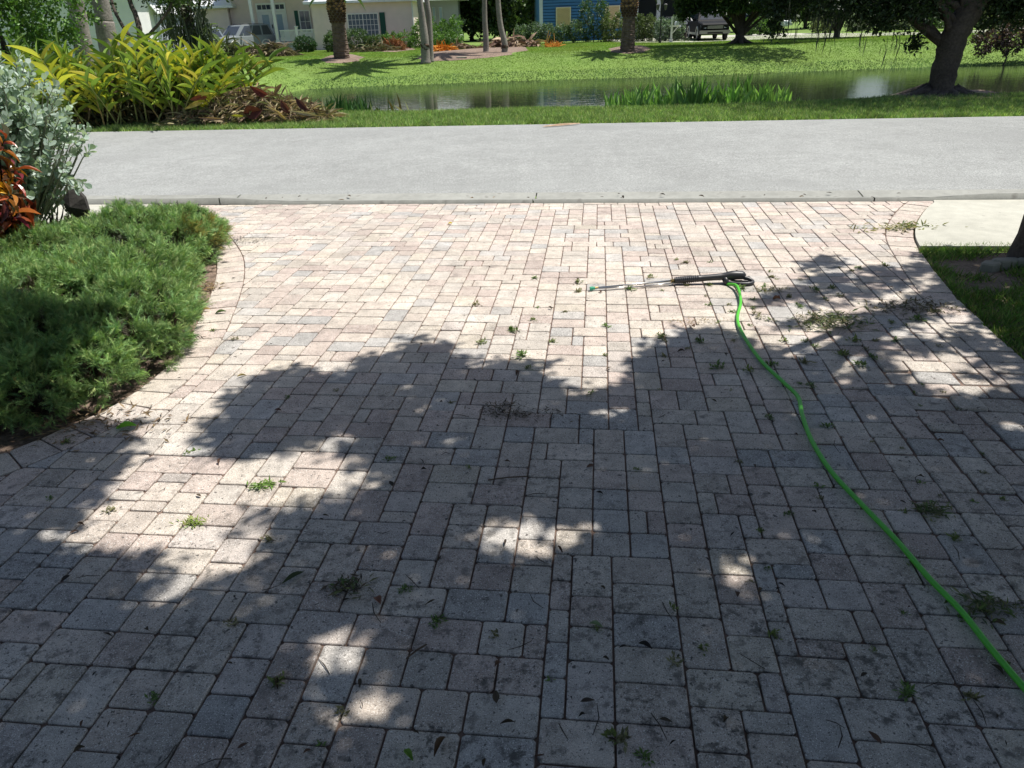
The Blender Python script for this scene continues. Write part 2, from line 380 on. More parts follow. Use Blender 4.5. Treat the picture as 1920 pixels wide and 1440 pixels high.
def paver_mesh(P,gap,r):
    P=np.asarray(P,float)
    area=.5*sum(P[i][0]*P[(i+1)%len(P)][1]-P[(i+1)%len(P)][0]*P[i][1] for i in range(len(P)))
    if area<0: P=P[::-1]; area=-area
    if area<.0012: return None
    n=len(P); Q=[]
    for i in range(n):                                   # inset by half the joint
        a,b,c=P[i-1],P[i],P[(i+1)%n]; e1=unit(b-a); e2=unit(c-b); n1=np.array([-e1[1],e1[0]]); n2=np.array([-e2[1],e2[0]]); k=1+n1@n2
        Q.append(b+(n1+n2)*gap*.5/max(k,.3))
    Q=np.array(Q); C=[]
    if n<=5:
        for i in range(n):                                # tumbled, rounded corners
            a,b,c=Q[i-1],Q[i],Q[(i+1)%n]; rr=r.uniform(.004,.010); C+= [b+unit(a-b)*min(rr,.3*np.linalg.norm(a-b)),b+unit(c-b)*min(rr,.3*np.linalg.norm(c-b))]
        Q=np.array(C)
    n=len(Q); cen=Q.mean(0); lift=r.gauss(0,.0011); tx,ty=r.gauss(0,.006),r.gauss(0,.006)
    ds=disturb(cen); lift+=ds*r.gauss(-.002,.004); tx+=ds*r.gauss(0,.02); ty+=ds*r.gauss(0,.02)
    lift=max(lift,-.0045); tx=max(-.03,min(.03,tx)); ty=max(-.03,min(.03,ty)); rot=r.gauss(0,.004)+ds*r.gauss(0,.035); ca,sa=math.cos(rot),math.sin(rot)
    D=Q-cen; Q=cen+np.stack([D[:,0]*ca-D[:,1]*sa,D[:,0]*sa+D[:,1]*ca],1)+ds*np.array([r.gauss(0,.004),r.gauss(0,.004)])
    D=Q-cen; L=np.linalg.norm(D,axis=1,keepdims=True)
    rings=[(Q,-.022),(Q,-.0042),(cen+D*(1-.0018/L),-.0014),(cen+D*(1-.0050/L),0.0)]
    V=np.concatenate([np.c_[q,z+lift+(q-cen)@np.array([tx,ty])] for q,z in rings]); F=[]
    for k in range(3):
        for i in range(n): j=(i+1)%n; F.append([k*n+i,k*n+j,(k+1)*n+j,(k+1)*n+i])
    F.append([3*n+i for i in range(n)])
    return V,F,cen
Rseg=list(zip(Ri[:-1],Ri[1:])); Lseg=list(zip(Li[:-1],Li[1:]))
Rm=(Ri[:-1]+Ri[1:])/2; Lm=(Li[:-1]+Li[1:])/2
r5=random.Random(3); PV=[]
for (tx,ty,w_,h_) in tiles(-5.2,5.2,PY1-172*U_,PY1+1e-6):
    P=[RW(tx,ty)[:2],RW(tx+w_,ty)[:2],RW(tx+w_,ty+h_)[:2],RW(tx,ty+h_)[:2]]; c=sum(P)/4
    if c[1]<.55 or abs(c[0])>4.6: continue
    dall=min(np.linalg.norm(Rm-c,axis=1).min(),np.linalg.norm(Lm-c,axis=1).min())
    for mid,segs,ins in((Rm,Rseg,np.array([-2.5,0])),(Lm,Lseg,np.array([2.5,0]))):
        d=np.linalg.norm(mid-c,axis=1); k=int(d.argmin())
        if c[1]>7.4: pass
        if d.min()<.42: a,b=segs[k]; P=clip_half(P,a,b,(a+b)/2+ins)
        if len(P)<3: break
        if dall>.30 and not inpoly(np.array([c]),np.vstack([Ri,Li[::-1]]))[0]: P=[];break
    if len(P)<3: continue
    gap=.0045+r5.random()*.0022; c=np.mean(P,axis=0); gap+=.008*disturb(c)*r5.random()
    q=paver_mesh(P,gap,r5)
    if q is None: continue
    base=cols[r5.choices(range(len(cols)),weights=wts)[0]]*(1+r5.gauss(0,.06))
    PV.append((q,base,'paver'))
for Qo,Qi in((Rc,Ri),(Lc,Li)):
    for i in range(len(Qo)-1):
        P=[Qo[i],Qo[i+1],Qi[i+1],Qi[i]]
        if np.mean(P,axis=0)[1]<.55: continue
        P=clip_half(P,RW(-5,PY1)[:2],RW(5,PY1)[:2],RW(0,0)[:2])
        if len(P)<3: continue
        q=paver_mesh(P,.007,r5)
        if q is None: continue
        PV.append((q,cols[r5.choices([0,1,2,3,8],weights=[3,3,3,2,1])[0]]*(1+r5.gauss(0,.05)),'edge'))
cen=np.array([q[0][2] for q in PV]); px,py=PX(np.c_[cen,np.zeros(len(cen))])
vis=(px>-30)&(px<1950)&(py<1470)
key=np.where(vis,np.hypot(cen[:,0],cen[:,1]),99)
order=np.argsort(key); ind=set(order[:298].tolist())
fv=[];ff=[];fc=[];n0=0
for i,((V,F,c),base,kd) in enumerate(PV):
    if i in ind:
        p=np.array([c[0],c[1],0]); me=mesh_np('paver',V-p,F,np.broadcast_to(base,(len(V),3))); me.materials.append(M_paver)
        o=bpy.data.objects.new('paver',me); COL.objects.link(o); o.parent=ob; o.location=p
    else:
        fv.append(V);ff+=[[k+n0 for k in f] for f in F];fc.append(np.broadcast_to(base,(len(V),3)));n0+=len(V)
o=link('paver_field',mesh_np('paver_field',np.concatenate(fv),ff,np.concatenate(fc)),M_paver,ob); tag(o,kind='stuff')
print('pavers',len(PV))
# ------------------------------------------------------------------ pavement slabs either side
def slabs(side):
    e=empty('sidewalk',RW(4.5*side,6.6,0),kind='structure')
    lim=lambda yp: None
    cv=Rc if side>0 else Lc
    m=cv[(cv[:,1]>5.35)&(cv[:,1]<7.5)]
    xr=[3.08,4.72,6.35,8.0,9.6,12,16,24] if side>0 else [-3.4,-5.1,-6.8,-8.5,-12,-18,-26]
    for i in range(len(xr)-1):
        a,b=xr[i],xr[i+1]; y0=5.72; y1=PY1-.004; s=.006*side
        if i==0:
            P=[]
            for q in m:
                xp,yp=WR(q[0],q[1])
                if y0<yp<y1: P.append((xp+.01*side,yp))
            P.sort(key=lambda t:t[1]); P=[(P[0][0],y0)]+P+[(P[-1][0]+.03*side,y1)]
            poly=P+[(b-s,y1),(b-s,y0)]
        else: poly=[(a+s,y0),(b-s,y0),(b-s,y1),(a+s,y1)]
        poly=[RW(*q)[:2] for q in poly]
        if side>0 and i==0 or side<0 and i>0: pass
        if sum(poly[i][0]*poly[(i+1)%len(poly)][1]-poly[(i+1)%len(poly)][0]*poly[i][1] for i in range(len(poly)))<0: poly=poly[::-1]
        MBx=MB(); n=len(poly); z1=.012
        V=np.concatenate([np.c_[poly,np.full(n,-.06)],np.c_[poly,np.full(n,z1)]]); 
        MBx.add(V,[[k,(k+1)%n,n+(k+1)%n,n+k] for k in range(n)]+[[n+k for k in range(n)]]); MBx.build('slab',M_conc,e)
slabs(1); slabs(-1)
# soil beside the driveway
def patch(name,poly,mt,dz=.012,step=.12,h=.03):
    poly=np.asarray(poly,float); x0,y0=poly.min(0);x1,y1=poly.max(0); n=len(poly)
    c=poly.mean(0); V=[(c[0],c[1],float(terr(c[0],c[1]))+dz+h)]; F=[]
    K=6
    for k in range(1,K+1):
        for i in range(n):
            p=c+(poly[i]-c)*k/K; V.append((p[0],p[1],float(terr(p[0],p[1]))+(dz+(h*(1-(k/K)**2) if k<K else -.02))+ (rnd.uniform(-1,1)*h*.15 if k<K else 0)))
    for i in range(n):
        j=(i+1)%n; F.append([0,1+i,1+j])
        for k in range(K-1): F.append([1+k*n+i,1+(k+1)*n+i,1+(k+1)*n+j,1+k*n+j])
    o=link(name,mesh_np(name,V,F,smooth=True),mt); tag(o,kind='structure'); return o
V,F=grid_mesh(np.arange(2.3,8,.25),np.arange(-3,6,.25),lambda x,y:-.022+0*x)
K=np.array([WR(v[0],v[1])[1]<5.70 for v in V]); F=np.array([f for f in F if K[f].all()])
rc=np.vstack([Rc,[[ -5,-3],[-5,7.5]]]); 
o=link('soil_lawn',mesh_np('soil_lawn',V,F),M_soil); tag(o,kind='structure')
V,F=grid_mesh(np.arange(-8,-1.6,.25),np.arange(-3,6.4,.25),lambda x,y:-.022+0*x)
K=np.array([WR(v[0],v[1])[1]<5.70 for v in V]); F=np.array([f for f in F if K[f].all()])
o=link('planting_bed',mesh_np('planting_bed',V,F),M_mulch); tag(o,kind='structure')
# ------------------------------------------------------------------ grass
def blades(name,P,h,w_,cols,lean=.5,par=None,mt=None,T=T_BLADE):
    n=len(P); d=rdir(n); d[:,2]=1; d[:,:2]*=lean; ax=unit(d); nr=rdir(n); nr[:,2]*=.2
    s=h*RG.uniform(.5,1.3,n); sc=np.stack([np.full(n,w_)*RG.uniform(.7,1.3,n),s,s],1)
    cm=colmix(n,cols,.24)*(.55+.9*(.5*vnoise(P[:,0]+40,P[:,1],5,61)+.5*vnoise(P[:,0]+40,P[:,1],17,62)))[:,None]
    V,F,C=scat(T,P,frames(ax,nr),sc,cm); o=link(name,mesh_np(name,V,F,C),mt or M_grass,par); tag(o,kind='stuff'); return o
def vnoise(x,y,s,seed=0):
    r=np.random.default_rng(seed); g_=r.random((64,64)); X=(x*s)%64; Y=(y*s)%64; i=X.astype(int)%64;j=Y.astype(int)%64; fx=X-X.astype(int);fy=Y-Y.astype(int)
    fx=fx*fx*(3-2*fx);fy=fy*fy*(3-2*fy)
    return (g_[i,j]*(1-fx)*(1-fy)+g_[(i+1)%64,j]*fx*(1-fy)+g_[i,(j+1)%64]*(1-fx)*fy+g_[(i+1)%64,(j+1)%64]*fx*fy)
# near lawn on the right
n=110000; x=RG.uniform(2.4,6.0,n); y=RG.uniform(1.5,5.9,n); P=np.c_[x,y]
ok=~inpoly(P,outer); yp=x*EY[0]+y*EY[1]; ok&=yp<5.78
nz=vnoise(x,y,2.2,1)*.6+vnoise(x,y,6,2)*.4
bare=np.exp(-(((x-3.62)/.34)**2+((y-5.12)/.22)**2))*.55
ok&=(nz-bare*.6)>(.14+.2*RG.random(n)); x,y=x[ok],y[ok]
blades('lawn_grass',np.c_[x,y,np.full(len(x),-.02)],.062,.0075,[(.12,.24,.05),(.16,.28,.06),(.09,.18,.04),(.26,.25,.11)],lean=1.1)
# verge in front of the pond
n=230000; xp=RG.uniform(-9.5,10.5,n); yp=RG.uniform(RY1-.03,16.6,n); X=xp*EX[0]+yp*EY[0]; Y=xp*EX[1]+yp*EY[1]
ok=(vnoise(X,Y,3,3)*.5+vnoise(X,Y,9,4)*.5)>(.18+.15*RG.random(n))
edge=(yp<RY1+.12*vnoise(X,Y,4,9)); ok&=~edge; X,Y,yp2=X[ok],Y[ok],yp[ok]
blades('verge_grass',np.c_[X,Y,terr(X,Y)],.10,.014,[(.20,.32,.10),(.29,.44,.13),(.11,.19,.06),(.40,.42,.20),(.14,.25,.07)],lean=1.0)
# far lawn
BEDS=(((780,110),(792,100),(830,96),(880,92),(930,89),(985,88),(990,95),(960,103),(910,109),(850,114),(810,115)),
((600,112),(620,104),(660,102),(685,108),(672,115),(640,119),(612,118)),
((1140,92),(1165,87),(1205,86),(1222,92),(1205,99),(1170,101),(1145,98)),
((560,90),(640,86),(700,88),(765,88),(780,93),(740,98),(690,97),(640,95)))
n=460000; t=RG.random(n)**.75; Y=34+t*26; X=RG.uniform(-.68,.78,n)*Y; z=terr(X,Y)
ok=(z>WATER-.02)&(Y<58)
for bd in BEDS: ok&=~(inpoly(np.c_[X,Y],np.array([GT(a_,b_)[:2] for a_,b_ in bd]))&(RG.random(n)<.96))
ok&=True; X,Y,z=X[ok],Y[ok],z[ok]; low=z<-.7
cc=np.where(low[:,None],np.array([[.13,.215,.08]]),np.array([[.185,.285,.055]]))
pn=(.82+.36*vnoise(X,Y,.45,6))*(.90+.2*vnoise(X,Y,1.6,7)); cc=cc*pn[:,None]*(1+RG.normal(0,.10,(len(X),1)))
cc[:,0]*=.85+.35*vnoise(X,Y,.8,8)
s=np.where(low,.075,.040)*RG.uniform(.6,1.4,len(X)); d=rdir(len(X)); d[:,2]=.9; nr=rdir(len(X)); nr[:,2]*=.3
V,F,C=scat(T_BLADE,np.c_[X,Y,z],frames(d,nr),np.stack([.032+0*s,s,s],1),cc); o=link('bank_grass',mesh_np('bank_grass',V,F,C),M_grass); tag(o,kind='stuff')
# ================================================================== near tree: its crown shades the driveway
XB=[-400,0,60,100,200,240,300,340,352,410,440,500,560,600,650,690,740,780,820,860,900,950,1000,1040,1090,1130,1180,1190,1200,1240,1290,1340,1390,1440,1500,1540,1560,1620,1700,1760,1840,1920,2400]
YB=[915,915,918,922,950,1000,1080,1125,1130,800,745,695,690,712,705,680,675,645,648,690,675,668,690,715,735,745,735,690,655,650,640,622,640,655,680,690,700,705,715,740,720,730,740]
LIT=[(480,905,150,48),(330,960,80,34),(70,955,95,20),(200,930,90,38),(235,1005,75,34),(130,1020,50,16),(505,1128,42,22),(620,1235,52,26),(600,1330,26,18),(570,872,105,36),(650,895,48,48),(300,900,90,40),(400,1060,100,45),(345,1100,70,28),(430,1000,70,45),(640,1195,75,36),(560,1160,30,16),(690,1255,48,30),(650,1390,55,48),(705,1330,40,30),(745,1412,50,18),
(945,985,62,24),(965,1032,75,28),(1078,985,52,12),(1058,1012,44,14),(1120,990,14,16),(715,1020,30,14),(725,1008,34,10),(858,835,24,9),(1345,832,38,14),(1395,838,14,8),(1520,1015,26,12),(1330,1070,60,26),(1420,1110,45,22),(780,722,24,8),(910,712,28,7),(905,742,18,6),(790,765,24,9),(835,825,14,7),(640,815,30,14),(615,832,30,12),
(1150,775,50,10),(1200,770,26,8),(1240,845,14,6),(1885,790,34,14),(1860,730,60,10),(1730,722,50,8),(1640,700,50,9),(540,800,14,6),(1060,1120,20,10),(1500,755,20,8)]
RD=[(1600,520,75,32),(1560,500,55,14),(1500,552,55,14),(1660,560,70,26),(1610,575,60,18),(1750,560,60,14),(1700,590,70,16),(1730,548,90,10),(1640,620,80,20),(1760,640,90,16),(1850,655,90,16),(1440,565,45,9),(1480,610,40,12),(1900,700,80,20),(1800,610,70,8),(1690,655,90,16),(1560,655,60,14),(1690,505,60,8),(1330,640,60,14)]
def inell(x,y,L,k=1.0):
    r=np.zeros(len(x),bool)
    for (a,b,c,d) in L: r|=((x-a)/(c*k))**2+((y-b)/(d*k))**2<1
    return r
st=.052; gx,gy=np.meshgrid(np.arange(-4.2,4.9,st),np.arange(-2.2,6.4,st)); gp=np.c_[gx.ravel(),gy.ravel()]+RG.normal(0,.014,(gx.size,2))
sx,sy=PX(np.c_[gp,np.zeros(len(gp))]); near0=(gp[:,1]<1.25)|(sy>1440)
n1_=vnoise(gp[:,0]+5,gp[:,1],8,91)-.5; n2_=vnoise(gp[:,0]+5,gp[:,1],16,92)-.5
jx=sx+RG.normal(0,4,len(sx))+70*(vnoise(gp[:,0]+5,gp[:,1]+7,8,93)-.5)*np.clip((sy-300)/600,.3,1.3); jy=sy+RG.normal(0,3,len(sx))+(46*n1_+30*n2_)*np.clip((sy-200)/600,.4,1.6)
main=(jy>np.interp(sx,XB,YB))&~((sx<300)&(gp[:,1]>2.95)&(sy<845))&(sx<1990)
main&=~inell(.5*jx+.5*sx,.5*jy+.5*sy,LIT,1.22)
main|=inell(jx,jy,[(70,880,110,13),(150,857,55,11),(120,905,30,8)],1.0)
main&=~((sx<235)&(jy>880)&(jy<1000)&(vnoise(gp[:,0],gp[:,1],7,21)>.52))
dap=inell(jx,jy,RD,.92)&(RG.random(len(sx))<.8)&(vnoise(gp[:,0],gp[:,1],9,22)>.50)
lawn=(sx>1700)&(sy>470)&(vnoise(gp[:,0],gp[:,1],4,23)>.22)&~inpoly(gp,outer)
left=(gp[:,0]<-1.7)&(gp[:,1]<3.6)&(sx<230)&(vnoise(gp[:,0],gp[:,1],2.5,24)>.42)
sel=main|near0|dap|lawn|left
gp=gp[sel]; dens=np.where((main|near0)[sel],1.0,.75); 
# clumps of the crown: neighbours share a height, so that foliage hangs in sprays along real limbs
ch=2.7+2.0*vnoise(gp[:,0],gp[:,1],1.1,31)+.4*vnoise(gp[:,0],gp[:,1],4.5,32)
cc=np.c_[gp,np.zeros(len(gp))]+(SUNV/SUNV[2])[None]*ch[:,None]
print('crown clumps',len(cc))
tb=G(1893,494,-.02)
t1=empty('live_oak',[tb[0]+.08,tb[1],-.02],'tree with a rough dark leaning trunk at the right edge of the near lawn','tree')
b=MB(); base=np.array([tb[0]+.12,tb[1],-.08])
TP=spline([base,base+[.02,.0,.25],base+[.10,-.05,1.1],base+[.05,-.3,2.3],base+[-.35,-.9,3.6],base+[-.8,-1.5,4.8]],5)
b.tube(TP,np.interp(np.linspace(0,1,len(TP)),[0,.06,.3,1],[.21,.135,.115,.07]),12,(1,1,1),jit=.10)
b.build('trunk',M_bark,t1,True)
b=MB()
gset=set((int(round(q[0]/.1)),int(round(q[1]/.1))) for q in gp); made=0
for k in range(600):
    j=rnd.randrange(len(cc)); s=TP[rnd.randrange(12,len(TP))]; e=cc[j]; mid=(s+e)/2+np.array([rnd.uniform(-.3,.3),rnd.uniform(-.3,.3),.45]); Q=spline([s,mid,e],8)
    sh=Q-SUNV[None]/SUNV[2]*Q[:,2:3]      # keep limbs whose shade falls under the leaves
    ok=np.mean([((int(round(q[0]/.1)),int(round(q[1]/.1))) in gset) or q[0]>3 for q in sh])
    if ok<.97: continue
    b.tube(Q,np.linspace(.04,.006,len(Q)),5); made+=1
    if made>=22: break
TPs=TP-SUNV[None]/SUNV[2]*TP[:,2:3]
b.build('branches',M_bark,t1,True)
per=np.where(dens>.9,6,5)
ce=np.repeat(cc,17,0)+RG.normal(0,.027,(len(cc)*17,3))*[1,1,3.5]
V,F,C=cloud(ce,1,.03,.082,[(.05,.10,.03),(.07,.13,.035),(.04,.08,.03),(.09,.14,.04)],asp=.5,up=1.2)
link('crown',mesh_np('crown',V,F,C),M_leaf,t1)
# low rockery and dead mulch round its foot
t=empty('garden_stones',[tb[0]-.12,tb[1]+.02,-.02],'flat pale stones at the foot of the leaning dark trunk','stones')
for k in range(5):
    b=MB(); c=np.array([tb[0]-.22+.09*k,tb[1]-.03*abs(k-2)-.06]); a=[(c[0]+.07*math.cos(q)*rnd.uniform(.8,1.2),c[1]+.05*math.sin(q)*rnd.uniform(.8,1.2)) for q in np.linspace(0,2*PI,8)[:-1]]
    b.prism(a,-.03,.035+.01*k%.02,(.6,.58,.54),.01); b.build('stone',M_conc,t)
# ================================================================== pressure washer wand
wd=G(1272,526); W_=empty('pressure_washer_wand',[wd[0],wd[1],0],'black pressure washer gun with a long steel lance lying on the sunlit pavers','spray gun')
D0=4.76
def Z(px,py,D,z): p=A(px,py,D); p[2]=max(z,p[2]) if z is not None else p[2]; return p
n0=G(1107,541,.018); n1=G(1263,526,.030)
b=MB(); b.tube([n0+(n1-n0)*.03,n1],.0066,10); b.build('lance_tube',M_metal,W_,True)
off_=np.array([.012,-.020,-.012]); b=MB(); b.tube([n0+(n1-n0)*.03+off_*.2,n0+(n1-n0)*.60+off_],.0042,8); b.tube([n0+(n1-n0)*.6+off_,n1+off_*.8],.0050,8); b.build('lance_rod',M_metal,W_,True)
u=unit(n1-n0)
b=MB(); b.tube([n0-u*.004,n0+u*.016,n0+u*.017,n0+u*.030],[.013,.013,.0105,.0105],12); b.build('nozzle',M_teal,W_)
b=MB(); b.tube([n0+u*.030,n0+u*.052],.0088,8); b.build('nozzle_nut',M_brass,W_)
b=MB(); b.tube([n1-u*.018,n1+u*.006],.0115,6); b.build('collar',M_brass,W_)
g1=G(1362,518,.050); c0=n1; L=g1-c0
# ribbed fore grip
P=[];R=[]
for k in range(46):
    t=k/45; P.append(c0+L*(.02+.44*t)); R.append(.0205+.0026*(1 if k%4<2 else -.6)+.003*math.sin(t*PI)+(-.003 if k==0 else 0))
b=MB(); b.tube(P,R,14); b.build('ribbed_grip',M_plastic,W_,True)
P=[c0+L*.45,c0+L*.55,c0+L*.7,c0+L*.85,c0+L*.97,g1+[.035,0,.006],g1+[.10,.0,.004],g1+[.128,0,.0]]
b=MB(); b.tube(spline(P,4),np.interp(np.linspace(0,1,29),[0,.1,.5,.75,.9,1],[.023,.0205,.023,.031,.028,.014]),14); b.build('gun_body',M_plastic,W_,True)
# handle loop with trigger; plane tipped over, resting on the pavers
hx=np.array([.993,-.03,0]); hz=unit(np.array([.02,-.72,-.69]))
def HL(a,c_): return g1+hx*a+hz*c_+np.array([0,0,-.004])
P=[HL(.02,.0),HL(.075,.002),HL(.125,.010),HL(.158,.026),HL(.170,.042),HL(.158,.066),HL(.130,.082),HL(.085,.080),HL(.040,.062),HL(.0,.040)]
P=[p if p[2]>.013 else np.array([p[0],p[1],.013]) for p in P]
b=MB(); b.tube(spline(P,5),.0140,10); b.build('handle_loop',M_plastic,W_,True)
P=[HL(.012,.016),HL(.05,.030),HL(.10,.034),HL(.145,.036)]; P=[p if p[2]>.012 else np.array([p[0],p[1],.012]) for p in P]
b=MB(); b.tube(spline(P,4),.0062,8); b.build('trigger',M_plastic,W_,True)
hp=HL(-.005,.05); 
b=MB(); b.tube([HL(-.015,.0),HL(-.008,.03),HL(-.002,.055)],[.022,.021,.0165],12); b.build('hose_inlet',M_plastic,W_,True)
# hose
HP=[(1366,532),(1381,546),(1388,572),(1382,600),(1391,630),(1425,680),(1468,722),(1495,752),(1502,785),(1520,830),(1558,890),(1618,955),(1680,1020),(1740,1090),(1800,1152),(1855,1222),(1925,1305),(2010,1400),(2120,1540)]
P=[G(x,y) for x,y in HP]; zz=[.052,.034,.020,.014,.018,.016,.016,.022,.026,.016,.014,.014,.014,.014,.014,.014,.014,.014,.014]
for p,z_ in zip(P,zz): p[2]=z_
P[0]=HL(-.002,.055); Q=spline(P,8)
b=MB(); b.tube(Q,.0096,12); o=b.build('hose',M_hose,None,True); tag(o,'bright green hose snaking from the spray gun across the pavers','hose')
# ================================================================== juniper
def spray_T():
    V=[];F=[];r=random.Random(2)
    for k in range(11):
        y0=.10+.075*k; L_=.42-.022*k; s=(-1)**k; a=s*r.uniform(.45,.75); 
        p=np.array([0,y0,0]); d=np.array([math.sin(a),math.cos(a),r.uniform(-.25,.35)])*L_; w_=np.array([.026,.018,0]); i=len(V)
        V+= [p-w_,p+w_,p+d]; F.append([i,i+1,i+2])
    i=len(V); V+=[[-.016,0,0],[.016,0,0],[0,1.02,.03]]; F.append([i,i+1,i+2]); return np.array(V,float),np.array(F)
T_SPRAY=spray_T()
def juniper(label,bl,n,seed):
    bl=np.array(bl,float); b0=empty('juniper_shrub',[bl[0][0],bl[0][1],-.02],label,'shrub')
    m_=34; k=n//m_; i=RG.choice(len(bl),k,p=bl[:,3]*bl[:,4]/(bl[:,3]*bl[:,4]).sum()); d=unit(RG.normal(size=(k,3))); d[:,2]=np.where(RG.random(k)<.75,np.abs(d[:,2]),-np.abs(d[:,2])*.7); d=unit(d)
    lump=1+.42*(vnoise(d[:,0]*2.2+i*5+9,d[:,1]*2.2+d[:,2]*1.5+9,1.6,seed)-.5)
    c=bl[i,:3]+d*bl[i,3:]*(lump*RG.uniform(.80,1.06,k))[:,None]
    ok=np.ones(k,bool)
    for q in bl: ok&=(((c-q[:3])/(q[3:]*.78))**2).sum(1)>1
    ok&=c[:,2]>0.03
    hol=vnoise(c[:,0]+9,c[:,1]*1.0+c[:,2]*1.3+9,6.5,seed+50); ok&=hol>.20
    c=c[ok]; d=d[ok]; k=len(c); out=unit(d+np.array([.0,-.05,.45]))
    # every tuft: feathery sprays radiating from one twig end
    dd=unit(RG.normal(size=(k*m_,3))+np.repeat(out,m_,0)*1.5); pos=np.repeat(c,m_,0)+RG.normal(0,.010,(k*m_,3))-np.repeat(out,m_,0)*RG.uniform(0,.05,(k*m_,1))
    s=RG.uniform(.028,.062,k*m_)*np.repeat(RG.uniform(.8,1.3,k),m_)
    tip=((pos-np.repeat(c,m_,0))*np.repeat(out,m_,0)).sum(1)
    br_=np.repeat((vnoise(c[:,0]+9,c[:,1]+c[:,2],4,seed+70)>.88)&(RG.random(k)<.6),m_)[:,None]
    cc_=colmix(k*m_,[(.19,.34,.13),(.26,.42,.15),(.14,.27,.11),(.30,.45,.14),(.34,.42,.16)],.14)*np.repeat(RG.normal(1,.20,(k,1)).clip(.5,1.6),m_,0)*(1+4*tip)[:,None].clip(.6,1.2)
    cc_=np.where(br_,cc_*[1.1,.7,.6],cc_)
    V,F,C=scat(T_SPRAY,pos,frames(dd,rdir(k*m_,.5)),s,cc_)
    o=link('foliage',mesh_np('foliage',V,F,C),M_juni,b0)
    mb=MB()
    for q in bl:
        for j in range(7):
            a=rnd.uniform(0,2*PI); e=q[:3]+np.array([math.cos(a)*q[3]*.75,math.sin(a)*q[4]*.75,q[5]*rnd.uniform(.2,.8)]); mb.tube(spline([[q[0],q[1],-.03],[(q[0]+e[0])/2,(q[1]+e[1])/2,.1],e],3),np.linspace(.016,.004,7),5,(.9,.7,.55))
    mb.build('stems',M_bark,b0)
    ci,_=blobs([(q[0],q[1],q[2],q[3]*.78,q[4]*.78,q[5]*.78) for q in bl],5200,.6); ci=ci[ci[:,2]>0]  # dark sprays added inside each lobe to stop light passing through
    V,F,C=scat(T_SPRAY,ci,frames(rdir(len(ci),.2),rdir(len(ci))),np.full(len(ci),.13),colmix(len(ci),[(.04,.06,.03),(.06,.05,.03)])); link('dark_inner_fill',mesh_np('dark_inner_fill',V,F,C),M_juni,b0)
def gl(px,py,rx,ry,rz,z=.0): p=G(px,py); return (p[0],p[1],z,rx,ry,rz)
juniper('spreading green juniper farthest from the camera, beside the road end of the driveway',[(-3.15,6.36,.08,.58,.44,.17),(-2.80,6.0,.11,.48,.46,.22),(-3.65,6.15,.06,.48,.44,.15)],62000,1)
juniper('spreading green juniper in the middle of the bed between two other junipers',[(-2.82,5.35,.14,.56,.50,.32),(-3.2,4.95,.13,.55,.5,.30),(-2.62,5.58,.13,.40,.42,.29),(-3.6,5.2,.06,.4,.5,.20),(-2.52,4.78,.14,.42,.42,.30),(-2.36,4.40,.13,.34,.34,.27)],112000,2)
juniper('large green juniper nearest the camera, partly in shade beside the driveway edge',[(-2.55,4.22,.15,.48,.45,.33),(-2.85,3.85,.16,.55,.5,.36),(-2.24,3.95,.14,.40,.36,.30),(-3.3,4.4,.10,.52,.5,.30),(-2.50,3.46,.14,.50,.36,.30),(-3.1,3.15,.14,.48,.38,.30),(-2.16,3.62,.12,.32,.26,.25),(-2.75,3.08,.1,.42,.26,.25),gl(175,735,.26,.24,.22,.10),gl(60,775,.28,.22,.22,.10),gl(285,668,.24,.26,.22,.11),gl(-60,800,.3,.24,.22,.1)],190000,3)
# ================================================================== plants with single large leaves
def leafplant(thing,mt,T,pos,ax,nr,sc,col,nmax=220,name='leaf',mats=None):
    """nearest leaves are objects of their own, the rest one mesh"""
    d=np.hypot(pos[:,0],pos[:,1])*1.0; px_,py_=PX(pos); d=d+np.where((px_<0)|(py_<0)|(px_>1920),50,0)
    od=np.argsort(d); me=mesh_np(name,T[0],T[1]); me.materials.append(mt); Mx=frames(ax,nr)
    for i in od[:nmax]:
        o=bpy.data.objects.new(name,me); COL.objects.link(o); o.parent=thing
        R_=Matrix([[Mx[i][r][c]*sc[i][c] for c in range(3)]+[pos[i][r]-thing.location[r]] for r in range(3)]+[[0,0,0,1]]); o.matrix_local=R_
        o.color=(*[float(q) for q in col[i]],1)
    r=od[nmax:]
    if len(r):
        V,F,C=scat(T,pos[r],Mx[r],sc[r],col[r]); o=link('leaves',mesh_np('leaves',V,F,C,smooth=False),mt,thing); tag(o,kind='stuff')
